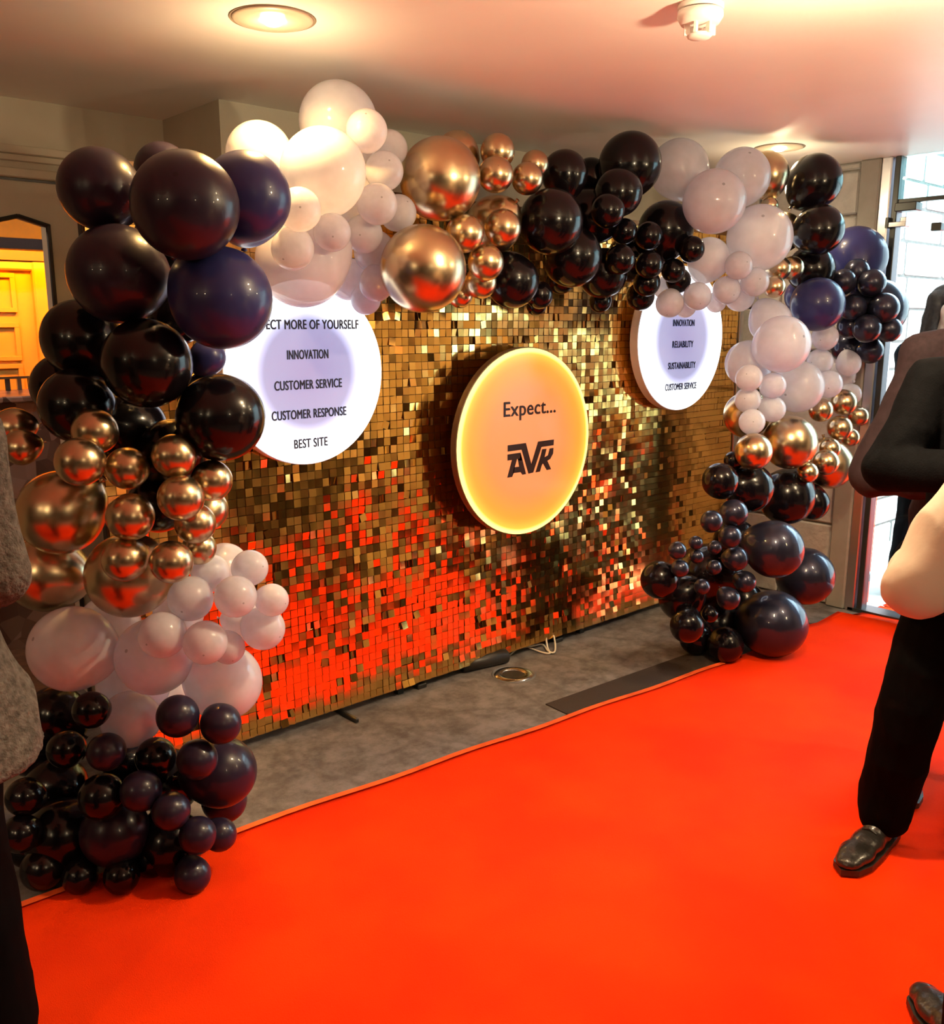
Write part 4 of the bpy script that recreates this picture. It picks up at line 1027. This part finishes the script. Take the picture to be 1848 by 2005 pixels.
    for side, (kn, an, toe) in feet.items():
        an = Vector(an); toe = Vector(toe); d = toe - an; d.z = 0; d.normalize(); sd_ = Vector((-d.y, d.x, 0))
        b_ = bmesh.new(); R3 = Matrix((sd_, d, Vector((0, 0, 1)))).transposed()
        base = Vector((an.x, an.y, 0))
        for (f, wx, ly, hz, zc2_) in ((-.03, .038, .05, .045, .055), (.03, .040, .07, .05, .052), (.10, .046, .075, .034, .042), (.17, .050, .07, .028, .036), (.215, .040, .05, .022, .031)):
            ellipsoid(b_, base + d * f + Vector((0, 0, zc2_)), (wx, ly, hz), R3)
        limb(b_, [base + Vector((0, 0, .06)), base + Vector((0, 0, .11))], [.045, .048])
        so_ = fuse('shoe', b_, shoes, t, .007, .0012, 18, 3)
        b_ = bmesh.new()
        out = [(-.075, 0), (-.06, .034), (.0, .040), (.10, .050), (.18, .053), (.235, .040), (.268, .0)]
        pts = out + [(f, -w2) for f, w2 in out[-2:0:-1]]
        f_ = b_.faces.new([b_.verts.new(base + d * f + sd_ * w2 + Vector((0, 0, .001))) for f, w2 in pts])
        r = bmesh.ops.extrude_face_region(b_, geom=[f_])
        for v in r['geom']:
            if isinstance(v, bmesh.types.BMVert): v.co.z += .018
        bm_obj('sole', b_, M_dark, so_)
        b_ = bmesh.new()
        for k in range(4):
            c = base + d * (.045 + .026 * k) + Vector((0, 0, .101 - .0105 * k)); tube(b_, [c - sd_ * .022 - Vector((0, 0, .006)), c + Vector((0, 0, .003)), c + sd_ * .022 - Vector((0, 0, .006))], .0028, 6)
        bm_obj('laces', b_, M_dark, so_)
    return t
def heading_to(d): return math.atan2(-d[0], d[1])   # local +Y points along d
M_black_wool = pmat('black_wool', (.0035, .0038, .005), .8, spec=.05, noise_amt=.25, nscale=60, bump=.2, bscale=200)
M_trous = pmat('black_trousers', (.002, .0018, .002), .8, spec=.04, noise_amt=.2, nscale=50)
M_plum = pmat('plum_brown_wool', (.030, .019, .024), .8, spec=.15, noise_amt=.2, nscale=60)
M_shirt = pmat('cream_shirt', (.62, .50, .41), .7, bump=.1, bscale=30)
M_tweed = pmat('grey_tweed', (.105, .097, .085), .95, spec=.1, noise_amt=.45, nscale=55, bump=.8, bscale=120)
M_leather = pmat('black_leather', (.02, .018, .017), .30, coat=.3, noise_amt=.3, bump=.25, bscale=70)
M_patent = pmat('patent_leather', (.01, .01, .015), .08, coat=1.)
M_brownhair = pmat('brown_hair', (.05, .03, .022), .5, noise_amt=.3, nscale=60)
def floor_pt(px, z_level): 
    t = (px - W_IMG / 2) / FPX / (math.cos(PITCH)); return CAM + (FH + RT * t) * z_level
# man in the black jacket, facing the camera, right foot turned out, arm folded across the body
pb = floor_pt(1950, 2.54)
person('person', 'man in black jacket and trousers with folded arms, standing at the right edge', (pb.x, pb.y), heading_to((-.80, -.60)), 1.78,
       {1: ((.315, .06, 1.19), (.10, .27, 1.20)), -1: ((-.30, .06, 1.16), (-.06, .25, 1.14))},
       {1: ((.18, .04, .50), (.21, -.02, .09), (.34, .155, .04)), -1: ((-.10, .03, .50), (-.12, -.02, .09), (-.16, .19, .04))},
       M_black_wool, M_trous, M_leather, 'short', M_brownhair, .80, hem=1.38)
pa = floor_pt(1915, 2.98)
person('person', 'person in a plum brown jacket, mostly hidden behind the black jacket', (pa.x, pa.y), heading_to((-.85, -.52)), 1.86,
       {1: ((.335, .03, 1.03), (.12, .26, 1.06)), -1: ((-.28, 0, 1.12), (-.22, .2, 1.0))},
       {1: ((.11, .03, .50), (.13, -.02, .09), (.16, .19, .04)), -1: ((-.10, .03, .50), (-.12, -.02, .09), (-.14, .19, .04))},
       M_plum, M_trous, M_patent, 'short', M_brownhair, .80)
pc = floor_pt(2150, 1.72)
person('person', 'waiter in cream shirt and black waistcoat, only a bent elbow in view at right', (pc.x, pc.y), heading_to((.55, .83)), 1.76,
       {-1: ((-.395, -.04, 1.13), (-.16, .20, 1.12)), 1: ((.27, -.05, 1.08), (.16, .2, 1.08))},
       {1: ((.10, .02, .50), (.10, -.03, .09), (.12, .18, .04)), -1: ((-.105, .02, .50), (-.12, -.03, .09), (-.10, .18, .04))},
       M_shirt, M_trous, M_leather, 'short', M_brownhair, .95, 'shirt', vest=M_trous)
pd = floor_pt(-280, 1.62)
person('person', 'person in a grey tweed coat and black trousers at the left frame edge', (pd.x, pd.y), heading_to((-.2, 1)), 1.72,
       {1: ((.215, -.06, 1.14), (.18, .16, 1.02)), -1: ((-.27, -.05, 1.13), (-.2, .2, 1.1))},
       {1: ((.12, .03, .50), (.13, -.02, .09), (.15, .2, .04)), -1: ((-.10, .02, .50), (-.12, -.03, .09), (-.14, .18, .04))},
       M_tweed, M_trous, M_leather, 'long', M_brownhair, .77, 'coat', build=1.12, hem=1.32)
pe = floor_pt(1814, 5.35)
person('person', 'woman with long brown hair standing in the bright doorway at the far right', (pe.x, pe.y), heading_to((-.55, -.83)), 1.78,
       {1: ((.24, .02, 1.14), (.2, .2, 1.02)), -1: ((-.24, .02, 1.14), (-.2, .2, 1.02))},
       {1: ((.10, .03, .50), (.11, -.02, .09), (.13, .18, .04)), -1: ((-.10, .03, .50), (-.11, -.02, .09), (-.13, .18, .04))},
       M_black_wool, M_trous, M_leather, 'long', pmat('dark_brown_hair', (.022, .012, .008), .8, spec=.05, noise_amt=.3, nscale=60), .80)
